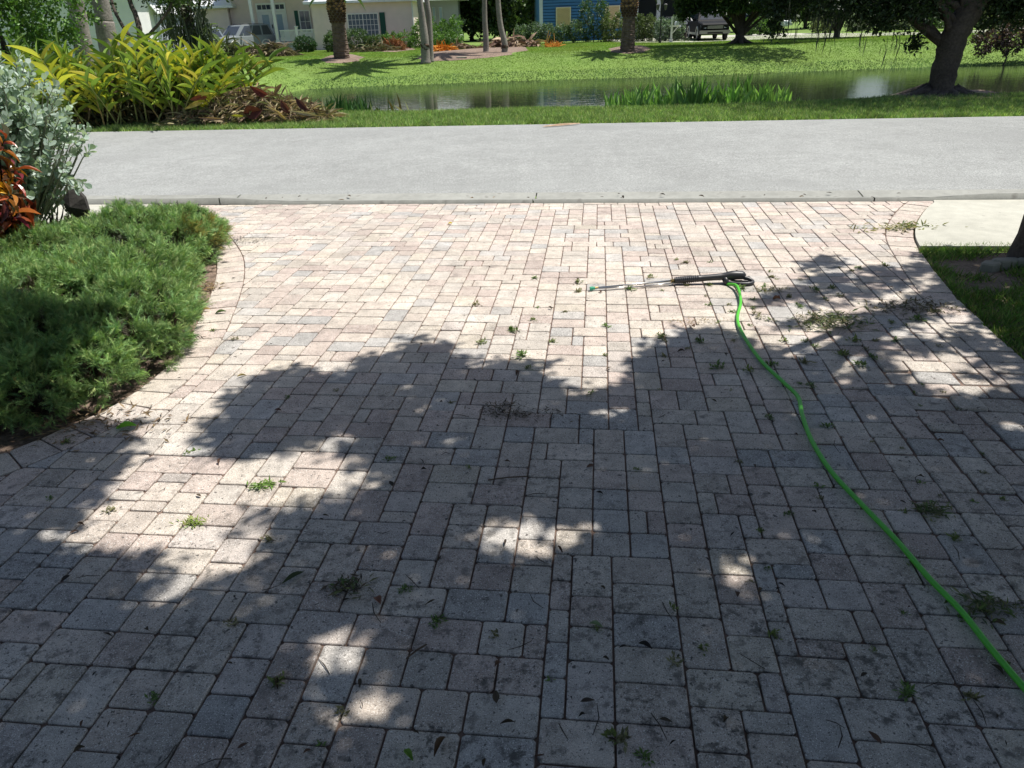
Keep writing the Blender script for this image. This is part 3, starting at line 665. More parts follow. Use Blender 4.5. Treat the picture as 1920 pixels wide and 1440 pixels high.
def shoots(bl,ns,k,slen,lsize,asp,cols,T,thing,mt,nmax,up=.6,stem=(.25,.24,.18),jit=.12,open_=.9,keep=None,base=None):
    """leafy shoots: k leaves set round each shoot"""
    c,d=blobs(bl,ns,.35); ok=c[:,2]>.12
    if keep is not None: ok&=keep(c)
    c=c[ok]; d=d[ok]; ns=len(c); dd=unit(d+np.array([0,0,up])+RG.normal(0,.25,(ns,3)))
    P=[];AX=[];NR=[]
    sd=unit(np.cross(dd,rdir(ns)))
    for j in range(k):
        t=j/(k-1); a=j*2.4+RG.uniform(0,.5,ns)[:,None]; s2=np.cross(dd,sd); rad=sd*np.cos(a)+s2*np.sin(a)
        P.append(c+dd*slen*t); op=open_*(1-.55*t); AX.append(unit(dd*(1-op*.6)+rad*op)); NR.append(unit(dd*1.0-rad*.3))
    pos=np.concatenate(P);ax=np.concatenate(AX);nr=np.concatenate(NR); n=len(pos); s=lsize*RG.uniform(.65,1.25,n)
    leafplant(thing,mt,T,pos,ax,nr,np.stack([s*asp,s,s],1),colmix(n,cols,jit),nmax)
    mb=MB()
    for i in range(ns):
        b0=base if base is not None else np.array([thing.location[0],thing.location[1],0.0]); mid=(c[i]+b0)/2+np.array([0,0,-.05]); 
        mb.tube([b0*.45+c[i]*.55 if i%3 else b0,mid*.3+c[i]*.7,c[i],c[i]+dd[i]*slen],[.008,.006,.0045,.002],4,stem)
    mb.build('stems',M_bark if stem[0]<.2 else M_dry,thing)
T_OB=obov()
e=empty('silver_shrub',[-4.0,5.9,-.02],'tall shrub with rounded silvery green leaves at the left edge','shrub')
shoots([(-4.05,5.95,1.05,.62,.5,.46),(-4.35,5.8,.65,.6,.5,.6),(-3.85,5.85,.75,.46,.42,.42),(-3.62,5.95,.85,.32,.3,.34),(-4.6,5.7,1.1,.5,.5,.4),(-4.1,5.6,.75,.5,.4,.6),(-3.95,5.7,1.15,.35,.3,.34)],1500,9,.12,.060,.95,[(.38,.47,.41),(.31,.41,.35),(.46,.54,.49),(.22,.31,.24)],T_OB,e,M_leaf,280,up=.9,stem=(.35,.35,.28))
e=empty('croton',[-3.55,5.0,-.02],'croton bush with dark red, orange and yellow curled leaves below the silver shrub','shrub')
TL=longleaf(5,1,.45,.3,.5)
shoots([(-3.50,4.95,.72,.30,.26,.32),(-3.52,4.85,.40,.30,.28,.34),(-3.8,5.0,1.05,.2,.2,.2)],110,9,.10,.125,.30,[(.30,.05,.03),(.16,.02,.03),(.36,.09,.03),(.08,.03,.02),(.45,.18,.03),(.05,.05,.02)],TL,e,M_glossleaf,230,up=.5,stem=(.12,.09,.07),open_=1.2)
shoots([(-3.42,5.0,.74,.06,.06,.05),(-3.60,4.95,1.06,.07,.07,.05)],7,7,.05,.10,.32,[(.75,.42,.02),(.65,.30,.02)],TL,e,M_glossleaf,40,up=.8,stem=(.12,.09,.07),open_=1.2)
# leaning dark slab
q=A(140,400,6.35); pts=[(120,347),(136,352),(152,368),(161,392),(158,402),(146,415),(134,408),(120,392),(108,372)]
V=[];n=len(pts); 
for dy in(0,.035):
    for (x,y) in pts: p=A(x,y,6.35); V.append([p[0],6.35+dy+(p[2])*.10,p[2]-.02])
V+=[[q[0]-.01,6.325,q[2]+.06]]
F=[[i,(i+1)%n,2*n] for i in range(n)]+[[n+i,n+(i+1)%n,(i+1)%n,i] for i in range(n)]+[[2*n-1-i for i in range(n)]]
b=MB(); b.add(V,F); b.tube([[q[0]+.0,6.36,-.03],[q[0],6.37,q[2]]],.012,6,(.8,.8,.8)); o=b.build('stone_slab',M_stone); tag(o,'dark angular slab standing between the silver shrub and the junipers','stone')
# low dark plants filling the bed behind the junipers
e=empty('low_hedge',[-4.0,6.35,-.02],'low clipped shrub in shade behind the junipers at the left','shrub')
shoots([(-3.9,6.35,.12,.45,.22,.26),(-4.5,6.3,.12,.5,.25,.28),(-5.2,6.2,.14,.5,.3,.3)],330,7,.05,.035,.6,[(.045,.08,.03),(.07,.10,.035),(.12,.12,.05)],T_OB,e,M_leaf,60,stem=(.1,.08,.06))
# ================================================================== weeds, litter
def weedT(k,n,seed):
    r=np.random.default_rng(seed); pos=np.c_[r.normal(0,.013,(n,2)),r.uniform(0,.012,n)]; ax=unit(np.c_[r.normal(size=(n,2)),r.uniform(.1,1.0,n)]); nr=np.tile([0,0,1.],(n,1))+r.normal(0,.2,(n,3))
    s=r.uniform(.014,.034,n); base={0:(.12,.19,.05),1:(.16,.20,.06),2:(.20,.19,.10)}[k]
    c=np.array(base)*(1+r.normal(0,.22,(n,1))).clip(.4,1.6); V,F,C=scat(T_LEAF,pos,frames(ax,nr),np.stack([s*.38,s,s],1),c); me=mesh_np('weed',V,F,C); me.materials.append(M_leaf); return me
WM=[weedT(k%3 if k<9 else 1,22+6*(k%4),40+k) for k in range(9)]
WPX=[(1003,522),(1085,530),(1085,547),(1181,543),(1242,545),(1287,535),(1331,492),(1330,535),(1322,556),(1330,572),(1444,509),(1447,520),(1390,541),(1457,524),(1368,572),(1372,585),(1412,578),(1418,590),(1413,562),(1432,546),(1480,557),(1500,575),(1443,600),(1425,596),(1405,610),(1240,632),(1245,640),(1136,612),(1134,666),(1245,668),(978,668),(903,644),(895,572),(960,620),(1036,641),(1105,740),(1110,735),(990,690),(845,755),(730,862),(880,877),(630,732),(540,745),(400,620),(442,637),(365,845),(352,850),(505,1012),(820,1165),(1195,880),(1235,730),(1478,963),(1425,995),(1540,935),(1533,912),(1318,1215),(1410,1090),(1695,1150),(1640,1220),(1845,1140),(1810,1160),(1790,1010),(1760,930),(1725,905),(1695,960),(1635,830),(1550,800),(1725,760),(1690,840),(1615,685),(1580,665),(1625,655),(1530,650),(1510,640),(1508,680),(1445,685),(1405,697),(1290,655),(1310,640),(1880,935),(1850,890),(1825,940),(1715,1060),(1820,1305),(1700,1300),(1890,1250),(435,1170),(290,1310),(520,1280),(640,1340),(600,1395),(1145,1380),(1165,1385),(1210,1420),(1262,1140),(1265,1240),(1440,1065),(1450,1190),(930,1190),(1030,1275),(1850,560),(1750,585),(1720,600),(1700,610),(1575,555),(1530,545),(1560,540),(1520,590),(1545,560),(1600,640),(1640,640),(1500,720),(1472,640),(205,958),(95,935),(125,830),(480,915),(1008,577),(1000,600),(1060,585),(760,1105),(1120,1180),(1375,640),(1345,690),(1220,520)]
r9=random.Random(9)
for _ in range(95):                                    # rows of weeds follow the joints right of the hose
    xp=round((r9.uniform(.55,3.0)+5.2)/U_)*U_-5.2; yp=r9.uniform(2.0,5.4); q=RW(xp,yp)
    if inpoly(np.array([q[:2]]),inner)[0] and vnoise(np.array([q[0]]),np.array([q[1]]),2.0,55)[0]>.42:
        a_,b_=PX(q); WPX.append((float(a_[0]),float(b_[0])))
for i,(x,y) in enumerate(WPX):
    p=G(x,y); o=bpy.data.objects.new('weed',WM[i%9]); COL.objects.link(o); s=r9.uniform(.6,1.3)*(.92 if y<700 else .62); o.location=(p[0],p[1],-.004); (s:=s*(.72 if i>=125 else 1)); o.scale=(s,s*(1.5 if i>=125 else 1),s); o.rotation_euler=(0,0,-YAW+r9.uniform(-.4,.4) if i>=125 else r9.uniform(0,6.28))
    o.color=(1,1,1,1); hxp=np.interp(y,[q[1] for q in HP],[q[0] for q in HP]); lit=y<np.interp(x,XB,YB) or x<330
    side='left of' if x<hxp else 'right of'; far='beside the spray gun' if y<600 else 'below the spray gun' if y<800 else 'in the middle of the driveway' if y<1100 else 'near the bottom edge'
    tint=['dark green','yellow green','straw green'][(i%9)%3 if i%9<9 else 1]; tag(o,'%s weed in %s pavers %s the hose, %s'%(tint,'sunlit' if lit else 'shaded',side,far),'weed','weeds in the paver joints')
def litter(name,label,cat,px,py,r,n,cols,size=.03,h=.02,ell=1.6,mt=None,asp=.22,group=None):
    p=G(px,py); a=RG.normal(size=(n,2))*[r*ell/2,r/2]; pos=np.c_[p[0]+a[:,0],p[1]+a[:,1],np.abs(RG.normal(0,h/2,n))*np.exp(-(a**2).sum(1)/(r*r))+.003]; ax=unit(np.c_[RG.normal(size=(n,2)),RG.uniform(-.1,.55,n)])
    s=size*RG.uniform(.5,1.4,n); V,F,C=scat(T_LEAF,pos,frames(ax,rdir(n,1.5)),np.stack([s*asp,s,s],1),colmix(n,cols,.2)); V[:,2]=np.maximum(V[:,2],.002)
    o=link(name,mesh_np(name,V,F,C),mt or M_leaf); to_origin(o); tag(o,label,cat,group,'stuff' if name in('debris_clump','bark_stain') else None); return o
GRN=[(.11,.17,.05),(.16,.18,.07),(.09,.12,.05),(.22,.20,.11)]; BRN=[(.10,.075,.05),(.15,.11,.075),(.06,.045,.035)]
litter('weed_clump','largest dry green weed clump, on the pavers right of the green hose','weed',1556,606,.13,420,GRN,.04,.05)
litter('weed_clump','flat brown and green clump of dead weeds near the right edge of the pavers','weed',1718,578,.13,380,GRN[2:]+BRN,.035,.035,2.2)
litter('debris_clump','dark mossy clump of debris in the middle of the shaded pavers','plant litter',943,772,.085,260,BRN+[(.05,.06,.035)],.022,.035,1.5)
litter('debris_clump','thin trail of dark debris right of the mossy clump on the pavers','plant litter',1010,778,.06,90,BRN,.022,.01,4)
litter('weed_clump','bright yellow green pulled weed lying in a sunny patch at the left','weed',362,982,.030,90,[(.25,.33,.05),(.18,.28,.04),(.30,.32,.10)],.022,.02,1.6)
litter('leaf_sprig','light green feathery sprig lying on sunlit pavers left of centre','leaf',493,912,.022,60,[(.15,.26,.06),(.20,.30,.08)],.035,.012,3)
litter('weed_clump','yellowish grass tuft across the border pavers beside the right sidewalk slab','grass tuft',1690,428,.11,200,[(.25,.24,.09),(.14,.19,.06),(.32,.28,.13)],.06,.03,3.2)
litter('debris_clump','straw brown scrap of dead moss on sunlit pavers below the steel lance','plant litter',1305,604,.055,120,[(.36,.27,.15),(.28,.2,.11)],.02,.008,4)
litter('weed_clump','green weed with a dark twig on the pavers left of centre near the bottom','weed',655,1105,.05,120,GRN[:2]+BRN,.03,.02,1.5)
litter('weed_clump','row of low weeds along a wide joint in the shade right of the hose','weed',1745,960,.05,150,GRN,.03,.02,1.2)
litter('weed_clump','patch of fine weeds where hose and shaded pavers meet at the lower right','weed',1850,1140,.06,170,GRN,.03,.02,1.6)
litter('debris_clump','small dried brown clump on the pavers just right of the spray gun handle','plant litter',1440,545,.05,130,[(.24,.20,.10),(.18,.16,.08)],.025,.02,2)
litter('debris_clump','grey brown leaf litter collected at the driveway edge under the far juniper','plant litter',388,540,.10,120,[(.3,.18,.1),(.35,.28,.16),(.14,.1,.06)],.04,.01,1.2)
litter('debris_clump','brown leaf litter below the shaded near juniper at the left','plant litter',160,800,.18,260,[(.2,.12,.07),(.12,.09,.05),(.28,.2,.12)],.04,.012,2.2)
litter('bark_stain','dark sooty patch of crumbled leaf litter on pavers beside the far juniper','plant litter',446,452,.16,500,[(.10,.08,.08),(.07,.06,.06)],.018,.004,2.0)
# single leaves and twigs
TW=longleaf(4,1,.12,.35,.5); me_leafs=[]
for k in range(4):
    T_=longleaf(5,1,.1+.15*k,.2+.2*k,.5); m_=mesh_np('fallen_leaf',T_[0],T_[1]); m_.materials.append(M_dry); me_leafs.append(m_)
def leafat(px,py,L_,asp,rot,col,label=None,group=None,name='fallen_leaf',k=0,mt=None):
    p=G(px,py); o=bpy.data.objects.new(name,me_leafs[k]); COL.objects.link(o); o.location=(p[0],p[1],.008+.05*L_*k); o.rotation_euler=(.05,rnd.uniform(-.2,.2),rot); o.scale=(L_*asp,L_,L_); o.color=(*col,1)
    tag(o,label or ('small dry brown leaf on the %s pavers, %s third of the picture'%('nearest' if py>1100 else 'middle' if py>750 else 'far',['left','centre','right'][min(2,int(px/640))])),'leaf',group or ('leaves fallen on the pavers' if not label else None)); return o
leafat(257,803,.11,.32,1.5,(.22,.52,.05),'bright lime green leaf on sunlit pavers near the junipers',k=1)
leafat(530,1098,.085,.3,-.75,(.05,.07,.03),'long dark green leaf on shaded pavers in the lower left',k=0)
leafat(714,1137,.05,.5,.5,(.20,.09,.06),'reddish brown leaf on shaded pavers beside a sunny patch',k=1)
leafat(1222,1222,.05,.4,.8,(.03,.026,.022),'blackened curled leaf on the shaded pavers below centre right',k=1)
leafat(1130,1182,.05,.35,.9,(.22,.27,.14),'pale green narrow leaf on shaded pavers right of centre',k=1)
leafat(775,1432,.05,.35,.6,(.15,.27,.04),'green leaf lying at the bottom edge of the picture',k=1)
leafat(815,1425,.075,.25,-.3,(.13,.08,.05),'brown leaf beside the green leaf at the bottom edge',k=1)
leafat(528,772,.04,.5,1.2,(.12,.06,.04),'dark red brown oval leaf in the shade left of centre',k=0)
leafat(1462,565,.06,.5,.5,(.20,.10,.07),'curled brown leaf on pavers between the weeds right of the hose',k=3)
leafat(1302,617,.045,.8,.4,(.36,.22,.15),'heart shaped pale brown leaf on sunlit pavers left of the hose',k=2)
leafat(848,421,.05,.7,1.2,(.65,.52,.06),'small bright yellow leaf on the far sunlit pavers',k=1)
leafat(395,583,.09,.3,1.4,(.45,.33,.15),'pale tan leaf at the driveway edge beside the junipers',k=1)
leafat(425,587,.08,.3,1.6,(.10,.16,.06),'dark green leaf beside the tan leaf near the junipers',k=1)
leafat(445,710,.055,.25,-.8,(.35,.28,.13),'thin yellowish leaf on sunlit pavers above the shade line',k=1)
leafat(1222,524,.04,.3,1.2,(.35,.3,.2),k=1); 
for i in range(95):
    t=i/95
    x=r9.uniform(60,1900); y=r9.choice([r9.uniform(860,1430),r9.uniform(500,900),r9.uniform(900,1430)])
    p=G(x,y)
    if not inpoly(np.array([p[:2]]),outer)[0]: continue
    leafat(x,y,r9.uniform(.015,.042),r9.uniform(.15,.5),r9.uniform(0,6.28),r9.choice([(.06,.045,.035),(.03,.025,.02),(.12,.07,.05),(.08,.06,.04)]),k=r9.randrange(3))
for i in range(34):
    x=r9.uniform(40,1880); y=r9.uniform(760,1430); p=G(x,y)
    if not inpoly(np.array([p[:2]]),outer)[0]: continue
    a=r9.uniform(0,6.28); L_=r9.uniform(.03,.10); P=[np.array([0,0,0]),np.array([L_*.5,r9.uniform(-.01,.01),.004]),np.array([L_,r9.uniform(-.015,.015),.0])]; c,s_=math.cos(a),math.sin(a)
    P=[np.array([p[0]+q[0]*c-q[1]*s_,p[1]+q[0]*s_+q[1]*c,.004+q[2]]) for q in P]; b=MB(); b.tube(P,[.0012,.0018,.0008],4,(.055,.042,.032)); o=b.build('twig',M_dry); tag(o,'thin dark twig lying on the driveway pavers','twig','twigs on the pavers')
for i in range(26):
    x=r9.uniform(320,1750); leafat(x,np.interp(x,[300,960,1650],[381,376,374])-r9.uniform(0,12),r9.uniform(.03,.07),r9.uniform(.2,.4),r9.uniform(0,6.28),r9.choice([(.10,.07,.05),(.25,.17,.10),(.05,.04,.03)]),k=r9.randrange(2),label='small dry leaf lying along the concrete gutter',group='leaves along the gutter')
for (x0,y0,x1,y1,lab) in((762,1235,800,1208,'straight brown stick on shaded pavers between two sunny patches'),(915,900,990,893,'thin twig with moss on shaded pavers at the centre'),(1170,905,1230,940,None)):
    if lab: b=MB(); p,q=G(x0,y0,.006),G(x1,y1,.006); b.tube([p,(p+q)/2+[0,0,.004],q],.003,5,(.12,.085,.06)); o=b.build('twig',M_dry); tag(o,lab,'twig')
# ================================================================== across the road
def tr(x,y): return float(terr(x,y))
# ---- palm fronds
def frondT(L=2.4,n=26,droop=.9,wl=.42,ww=.03):
    V=[];F=[];P=[]
    for i in range(n+1):
        t=i/n; P.append(np.array([0,L*(t-.18*droop*t*t),L*(.28*t-droop*.62*t*t)]))
    for i in range(n):
        a,b=P[i],P[i+1]; w_=.022*(1-i/n)+.006; k=len(V); V+=[a+[-w_,0,0],a+[w_,0,0],b+[w_*.8,0,0],b+[-w_*.8,0,0]]; F.append([k,k+1,k+2,k+3])
    for i in range(3,n+1):
        t=i/n; l=wl*math.sin(PI*min(1,.12+.9*t))**.6*(1-.25*t)
        for s in(-1,1):
            for q in(0,.5):
                p=P[i-1]*(1-q)+P[i]*q; d=unit(np.array([s*1.0,.55+.5*t,-.10-.25*rnd.random()])); e=p+d*l*rnd.uniform(.85,1.1); up_=unit(P[i]-P[i-1])*ww; k=len(V)
                V+=[p-up_*.5,p+up_*.5,e+[0,0,-.08*l],p*.5+e*.5-up_*.45+[0,0,.02]]; F.append([k,k+1,k+2,k+3])
    return np.array(V,float),F
FR=[mesh_np('frond',*frondT(2.5,26,.55+.25*k,.45,.05)) for k in range(3)]
FRs=[mesh_np('frond',*frondT(1.25,20,.9+.3*k,.26,.035)) for k in range(2)]
for m_ in FR+FRs: m_.materials.append(M_leaf)
def fronds(t,c,n,meshes,tilt=(-.5,1.25),col=(.09,.16,.045),sc=1.0,seed=1):
    r=random.Random(seed)
    for i in range(n):
        o=bpy.data.objects.new('frond',meshes[i%len(meshes)]); COL.objects.link(o); o.parent=t; o.matrix_parent_inverse=Matrix.Translation(-t.location)
        e=tilt[0]+(tilt[1]-tilt[0])*((i+.5)/n); a=i*2.399+r.uniform(-.2,.2)
        o.location=[float(q) for q in c]; o.rotation_euler=(e,r.uniform(-.2,.2),a); s=sc*r.uniform(.85,1.1); o.scale=(s,s,s); k=r.uniform(.75,1.25); o.color=(col[0]*k,col[1]*k,col[2]*k,1)
def date_palm(label,px,py,wpx,bulge_y,bulge_w,seed,H=None,nfr=22):
    b=GT(px,py); D=b[1]; s=F_PX/(D*.894+.7); r0=wpx/2/s; zb=Zp(px,bulge_y,D); rb=bulge_w/2/s; dx=(Xp(px-4,D)-Xp(px,D))
    t=empty('date_palm',b,label,'palm tree'); q=MB(); H=H or zb+.75; P=[];R=[]; n=60
    for i in range(n+1):
        z=b[2]-.05+(H-b[2]+.05)*i/n; u_=(z-b[2])/(zb-b[2]); 
        r=r0*(1.18-.25*min(1,u_*1.3)) if u_<.72 else r0*.95+(rb-r0*.95)*math.exp(-((u_-1.02)/.20)**2)
        P.append([b[0]+.03*math.sin(z*1.2),b[1],z]); R.append(max(r,r0*.7)*(1+.05*(i%2)))
    q.tube(P,R,20,(1,1,1),jit=.05); q.build('trunk',M_boot,t)
    # cut frond bases in rows: dark below, pale cut faces above
    V=[];mb=MB()
    rows=9
    for k in range(rows):
        z=zb-rb*1.3+rb*2.5*k/rows; rr=np.interp(z,[p[2] for p in P],R)
        for j in range(12):
            a=2*PI*(j+.5*(k%2))/12; d=np.array([math.cos(a),math.sin(a),.0]); tn=np.array([-d[1],d[0],0]); c=np.array([P[30][0],b[1],z])+d*rr
            w_=rr*.22; h_=rb*.16; up=k>=rows-5
            col=(2.6,2.0,1.5) if up and rnd.random()<.75 else (.55,.42,.35)
            mb.add([c-tn*w_,c+np.array([0,0,-h_]),c+tn*w_,c+np.array([0,0,h_]),c+d*rr*.16+np.array([0,0,h_*.7])-tn*w_*.5,c+d*rr*.16+np.array([0,0,h_*.7])+tn*w_*.5,c+d*rr*.16+np.array([0,0,-h_*.2])],[[0,1,6,4],[1,2,5,6],[4,6,5],[3,4,5],[0,4,3],[2,3,5]],col)
    mb.build('cut_boots',M_boot,t)
    fronds(t,[b[0],b[1],H],nfr,FR,col=(.10,.17,.05),seed=seed,sc=.8,tilt=(-.25,1.2))
    return t,b
def smooth_palm(label,pts,w0,w1,D,seed,dark=None,crown=True,H=7.0):
    """trunk traced by pixels from the foot up, then carried on to the crown"""
    P=[A(x,y,D) for x,y in pts]; P[0]=P[0].copy(); P[0][2]=min(P[0][2],tr(P[0][0],D)-.05); d=unit(P[-1]-P[-2]); 
    s=F_PX/(D*.894+.7); top=P[-1]+np.array([d[0]*.5,0,1])*max(.5,H-P[-1][2]); P.append(top); Q=spline(P,10)
    f=P[0]; t=empty('palm_tree',[f[0],f[1],tr(f[0],f[1])],label,'palm tree')
    tt=np.linspace(0,1,len(Q)); R=np.interp(tt,[0,.05,.5,1],[w0*.62/s,w0*.5/s,w1*.5/s,w1*.4/s]); R=R*(1+.03*(np.arange(len(Q))%2))
    b=MB(); b.tube(Q,R,14,(1,1,1),jit=.03); b.build('trunk',M_palmbark,t,True)
    if dark is not None:     # ball of old roots near the foot
        y0,y1,ww=dark; b=MB(); c0=A(pts[0][0],y0,D); c1=A(pts[0][0]+(pts[1][0]-pts[0][0])*.3,y1,D); n=12; PP=[];RR=[]
        for i in range(n+1): u_=i/n; PP.append(c0*(1-u_)+c1*u_); RR.append(ww/2/s*(.62+.5*math.sin(PI*u_**1.8)))
        b.tube(PP,RR,12,(.5,.45,.42),jit=.25); b.build('root_ball',M_boot,t)
    if crown: fronds(t,Q[-1],16,FR,col=(.08,.15,.04),seed=seed,sc=.95,tilt=(-.6,1.0))
    return t
def mossT():
    V=[];F=[]
    for k in range(3):
        x0=(k-1)*.03; i=len(V); V+=[[x0-.012,0,0],[x0+.012,0,0],[x0*1.6+.018,.55,.03*k],[x0*1.6-.018,.55,.03*k],[x0*.6,1,.02]]; F+=[[i,i+1,i+2,i+3],[i+3,i+2,i+4,i+4]]
    return np.array(V,float),np.array(F)
T_MOSS=(np.array([[-.03,0,0],[.03,0,0],[.045,.5,.04],[-.035,.5,.0]]+[[-.03,.5,0],[.04,.5,.03],[.0,1,.05],[-.01,1,.05]],float),np.array([[0,1,2,3],[4,5,6,7]]))
def moss(thing,C_,per,L_,col=(.17,.19,.15)):
    C_=np.asarray(C_,float); n=len(C_)*per; pos=np.repeat(C_,per,0)+RG.normal(0,.08,(n,3))*[1,1,1.5]; ax=unit(np.c_[RG.normal(0,.10,(n,2)),-np.ones(n)]); s=L_*RG.uniform(.4,1.2,n)
    V,F,C=scat(T_MOSS,pos,frames(ax,rdir(n)),np.stack([s*.6+.05,s,s],1),colmix(n,[col,tuple(q*.6 for q in col)],.2)); link('spanish_moss',mesh_np('spanish_moss',V,F,C),M_leaf,thing)
def tree(name,label,cat,base,bl,nclump,per,spread,leaf,cols,trunk=None,r0=.18,rend=.45,flare=1.5,extra=None,shell=.45,up=.3,bark=None,asp=.55,mt=None,group=None,nbr=14):
    base=np.array(base,float); t=empty(name,base,label,cat,group)
    c,d=blobs(bl,nclump,shell); k=c[:,2]>base[2]+.05; c=c[k];d=d[k]
    # uneven outline: drop clumps by a noise field
    nz=vnoise(c[:,0]*1.0+7,c[:,2]*1.0+c[:,1]*.7+9,1.6/max(.5,np.mean([b_[3] for b_ in bl])),int(abs(base[0]*13))%97); c=c[nz>.22]; d=d[nz>.22]
    if extra is not None:
        for q in extra:
            c2,d2=blobs([q],int(max(30,1500*q[3]*q[4]*q[5])),.0); c=np.vstack([c,c2]); d=np.vstack([d,d2])
    V,F,C=cloud(c,per,spread,leaf,cols,asp=asp,up=up,out=d); link('crown',mesh_np('crown',V,F,C),mt or M_leaf,t)
    b=MB(); tp=trunk if trunk is not None else [base-[0,0,.1],base+[0,0,.5],np.array([bl[0][0],bl[0][1],bl[0][2]])]
    Q=spline(tp,6); R=np.interp(np.linspace(0,1,len(Q)),[0,.08,1],[r0*flare,r0,r0*rend]); b.tube(Q,R,12,(1,1,1),jit=.1); b.build('trunk',bark or M_bark,t,True)
    b=MB()
    for i in range(nbr):
        s=Q[rnd.randrange(len(Q)//3,len(Q))]; e=c[rnd.randrange(len(c))]; b.tube(spline([s,(s+e)/2+[0,0,.1*np.linalg.norm(e-s)],e],4),np.linspace(r0*.35,r0*.05,9),6)
    b.build('branches',bark or M_bark,t,True)
    return t,c
OAK=[(.045,.085,.025),(.06,.11,.03),(.035,.065,.022),(.075,.12,.035)]
BRT=[(.08,.18,.03),(.11,.23,.04),(.06,.13,.03),(.15,.26,.05)]
# ---- big oak on the near bank
bs=GT(1762,180); D=bs[1]
def B_(px,py,rx,rz,ry=.5,dy=0): p=A(px,py,D+dy); return (p[0],p[1],p[2],rx,ry,rz)
bl=[B_(1458,-5,.42,.75,.4,.6),B_(1455,45,.26,.36,.25,.6),B_(1610,-5,.9,.55,.6),B_(1690,8,.75,.52,.5,-.3),B_(1655,30,.5,.32,.35),B_(1735,5,.5,.38,.4),B_(1715,80,.16,.22,.15),B_(1540,-40,1.2,.75,.8,1),B_(1890,-30,1.0,.85,.7),B_(1905,10,.7,.42,.5),B_(1400,-95,1.6,.8,1.2,1.5)]
hang=bl[:]; bl=[(bs[0]+1.0,bs[1]-1.5,4.7,2.2,1.1,1.0),(bs[0]+3.2,bs[1]-2.0,4.4,1.8,1.2,.9),(bs[0]-1.0,bs[1]-.9,4.2,2.2,1.0,.9),(bs[0]+.4,bs[1],5.2,3.2,2.8,1.6),(bs[0]-2.2,bs[1]+.8,4.2,2.4,2.0,1.2),(bs[0]+3.2,bs[1]-.2,4.5,2.2,2.2,1.5),(bs[0]+1.5,bs[1]+2.0,5.5,2.4,2.2,1.5)]
tp=[A(1758,192,D)-[0,0,.3],A(1761,172,D),A(1776,112,D),A(1792,65,D),A(1816,20,D),A(1830,-25,D),A(1850,-110,D),A(1855,-230,D)]
t,c=tree('live_oak','large leaning oak with a thick black trunk on the near pond bank at the right','tree',[bs[0],bs[1],tr(bs[0],bs[1])],bl,5200,9,.13,.085,[(.03,.055,.02),(.045,.075,.025),(.025,.045,.018)],trunk=tp,r0=.245,rend=1.0,flare=1.25,extra=hang,shell=.15,asp=.5,nbr=24)  # leaf colours darkened for backlit foliage in the shade of its own crown
b=MB()
for (x,y,x1,y1) in((1735,178,1625,188),(1740,180,1660,191),(1790,180,1880,186),(1785,183,1900,193),(1770,184,1740,200),(1755,184,1700,196),(1780,184,1820,199)):
    p=A(x,y-6,D);q=GT(x1,y1)+[0,0,.02]; b.tube(spline([p,(p*.5+q*.5)-[0,0,.06],q],4),np.linspace(.16,.03,9),8,jit=.15)
b.build('roots',M_bark,t,True)
moss(t,[A(x,y,D+.3) for x,y in((1500,25),(1540,28),(1560,40),(1530,40),(1575,20),(1690,55),(1680,75),(1670,85),(1622,60),(1540,55),(1562,62),(1600,20),(1645,35),(1480,20))],7,.36,(.10,.115,.085))
poly=[GT(x,y)[:2] for x,y in((1600,188),(1660,184),(1730,180),(1800,178),(1900,183),(1945,188),(1900,193),(1800,197),(1700,196),(1640,193))]
patch('root_mound',poly,M_mulch,.01,h=.10)
# ---- ginger clump
e=empty('ginger_clump',[-7.3,15.3,-.03],'wide clump of long yellow and green strap leaves beyond the road at the left','plant')
TG=longleaf(6,1,.16,.25,.45); P=[];AX=[];NR=[];SC=[];CC=[];mb=MB()
gc=np.array([(.50,.50,.06),(.28,.36,.06),(.17,.27,.05),(.10,.17,.04),(.66,.58,.12),(.24,.34,.06)])
for i in range(185):
    bx=rnd.uniform(-9.0,-5.75); by=15.0+rnd.uniform(0,1.7); rx=(bx+7.4)/1.9
    lean=np.array([rx*.62+rnd.gauss(0,.28),-.12+rnd.gauss(0,.35),1.0]); L_=rnd.uniform(.8,1.85)*(1-.20*abs(rx)**2); lean=unit(lean)
    q=[np.array([bx,by,-.03])+lean*L_*u_+np.array([lean[0],lean[1],-.5])*.28*u_*u_ for u_ in np.linspace(0,1,6)]
    mb.tube(q,[.016,.014,.012,.01,.008,.005],4,(.4,.42,.15) if i%3 else (.55,.38,.15))
    n=rnd.randint(8,12); yel=rnd.random()
    for j in range(n):
        u_=.30+.7*j/n; k=u_*5; a=int(min(4,k)); p=q[a]*(1-(k-a))+q[a+1]*(k-a); sd=(-1)**j; az=i*1.7; s2=np.array([math.cos(az),math.sin(az)*.7,0])*sd
        ax=unit(lean*.75+s2*.9+np.array([0,0,rnd.uniform(-.30,.55)])); P.append(p);AX.append(ax);NR.append(unit(np.array([0,0,1.2])+lean*.3-s2*.4)); l=rnd.uniform(.32,.60); SC.append([l*rnd.uniform(.11,.16),l,l])
        CC.append(gc[0 if yel>.60 and rnd.random()<.6 else rnd.choice([1,2,2,3,5,5,1,4 if rnd.random()<.3 else 2])]*rnd.uniform(.75,1.2))
leafplant(e,M_leaf,TG,np.array(P),np.array(AX),np.array(NR),np.array(SC),np.array(CC),285,'strap_leaf')
mb.build('canes',M_dry,e)
n=2600; ux=RG.uniform(-9.3,-5.6,n); c=np.c_[ux,RG.uniform(15.1,16.6,n),RG.random(n)**1.4*.75*(1-.25*((ux+7.5)/1.9)**2)]  # dead leaves added inside, coloured dark for the shade under the clump
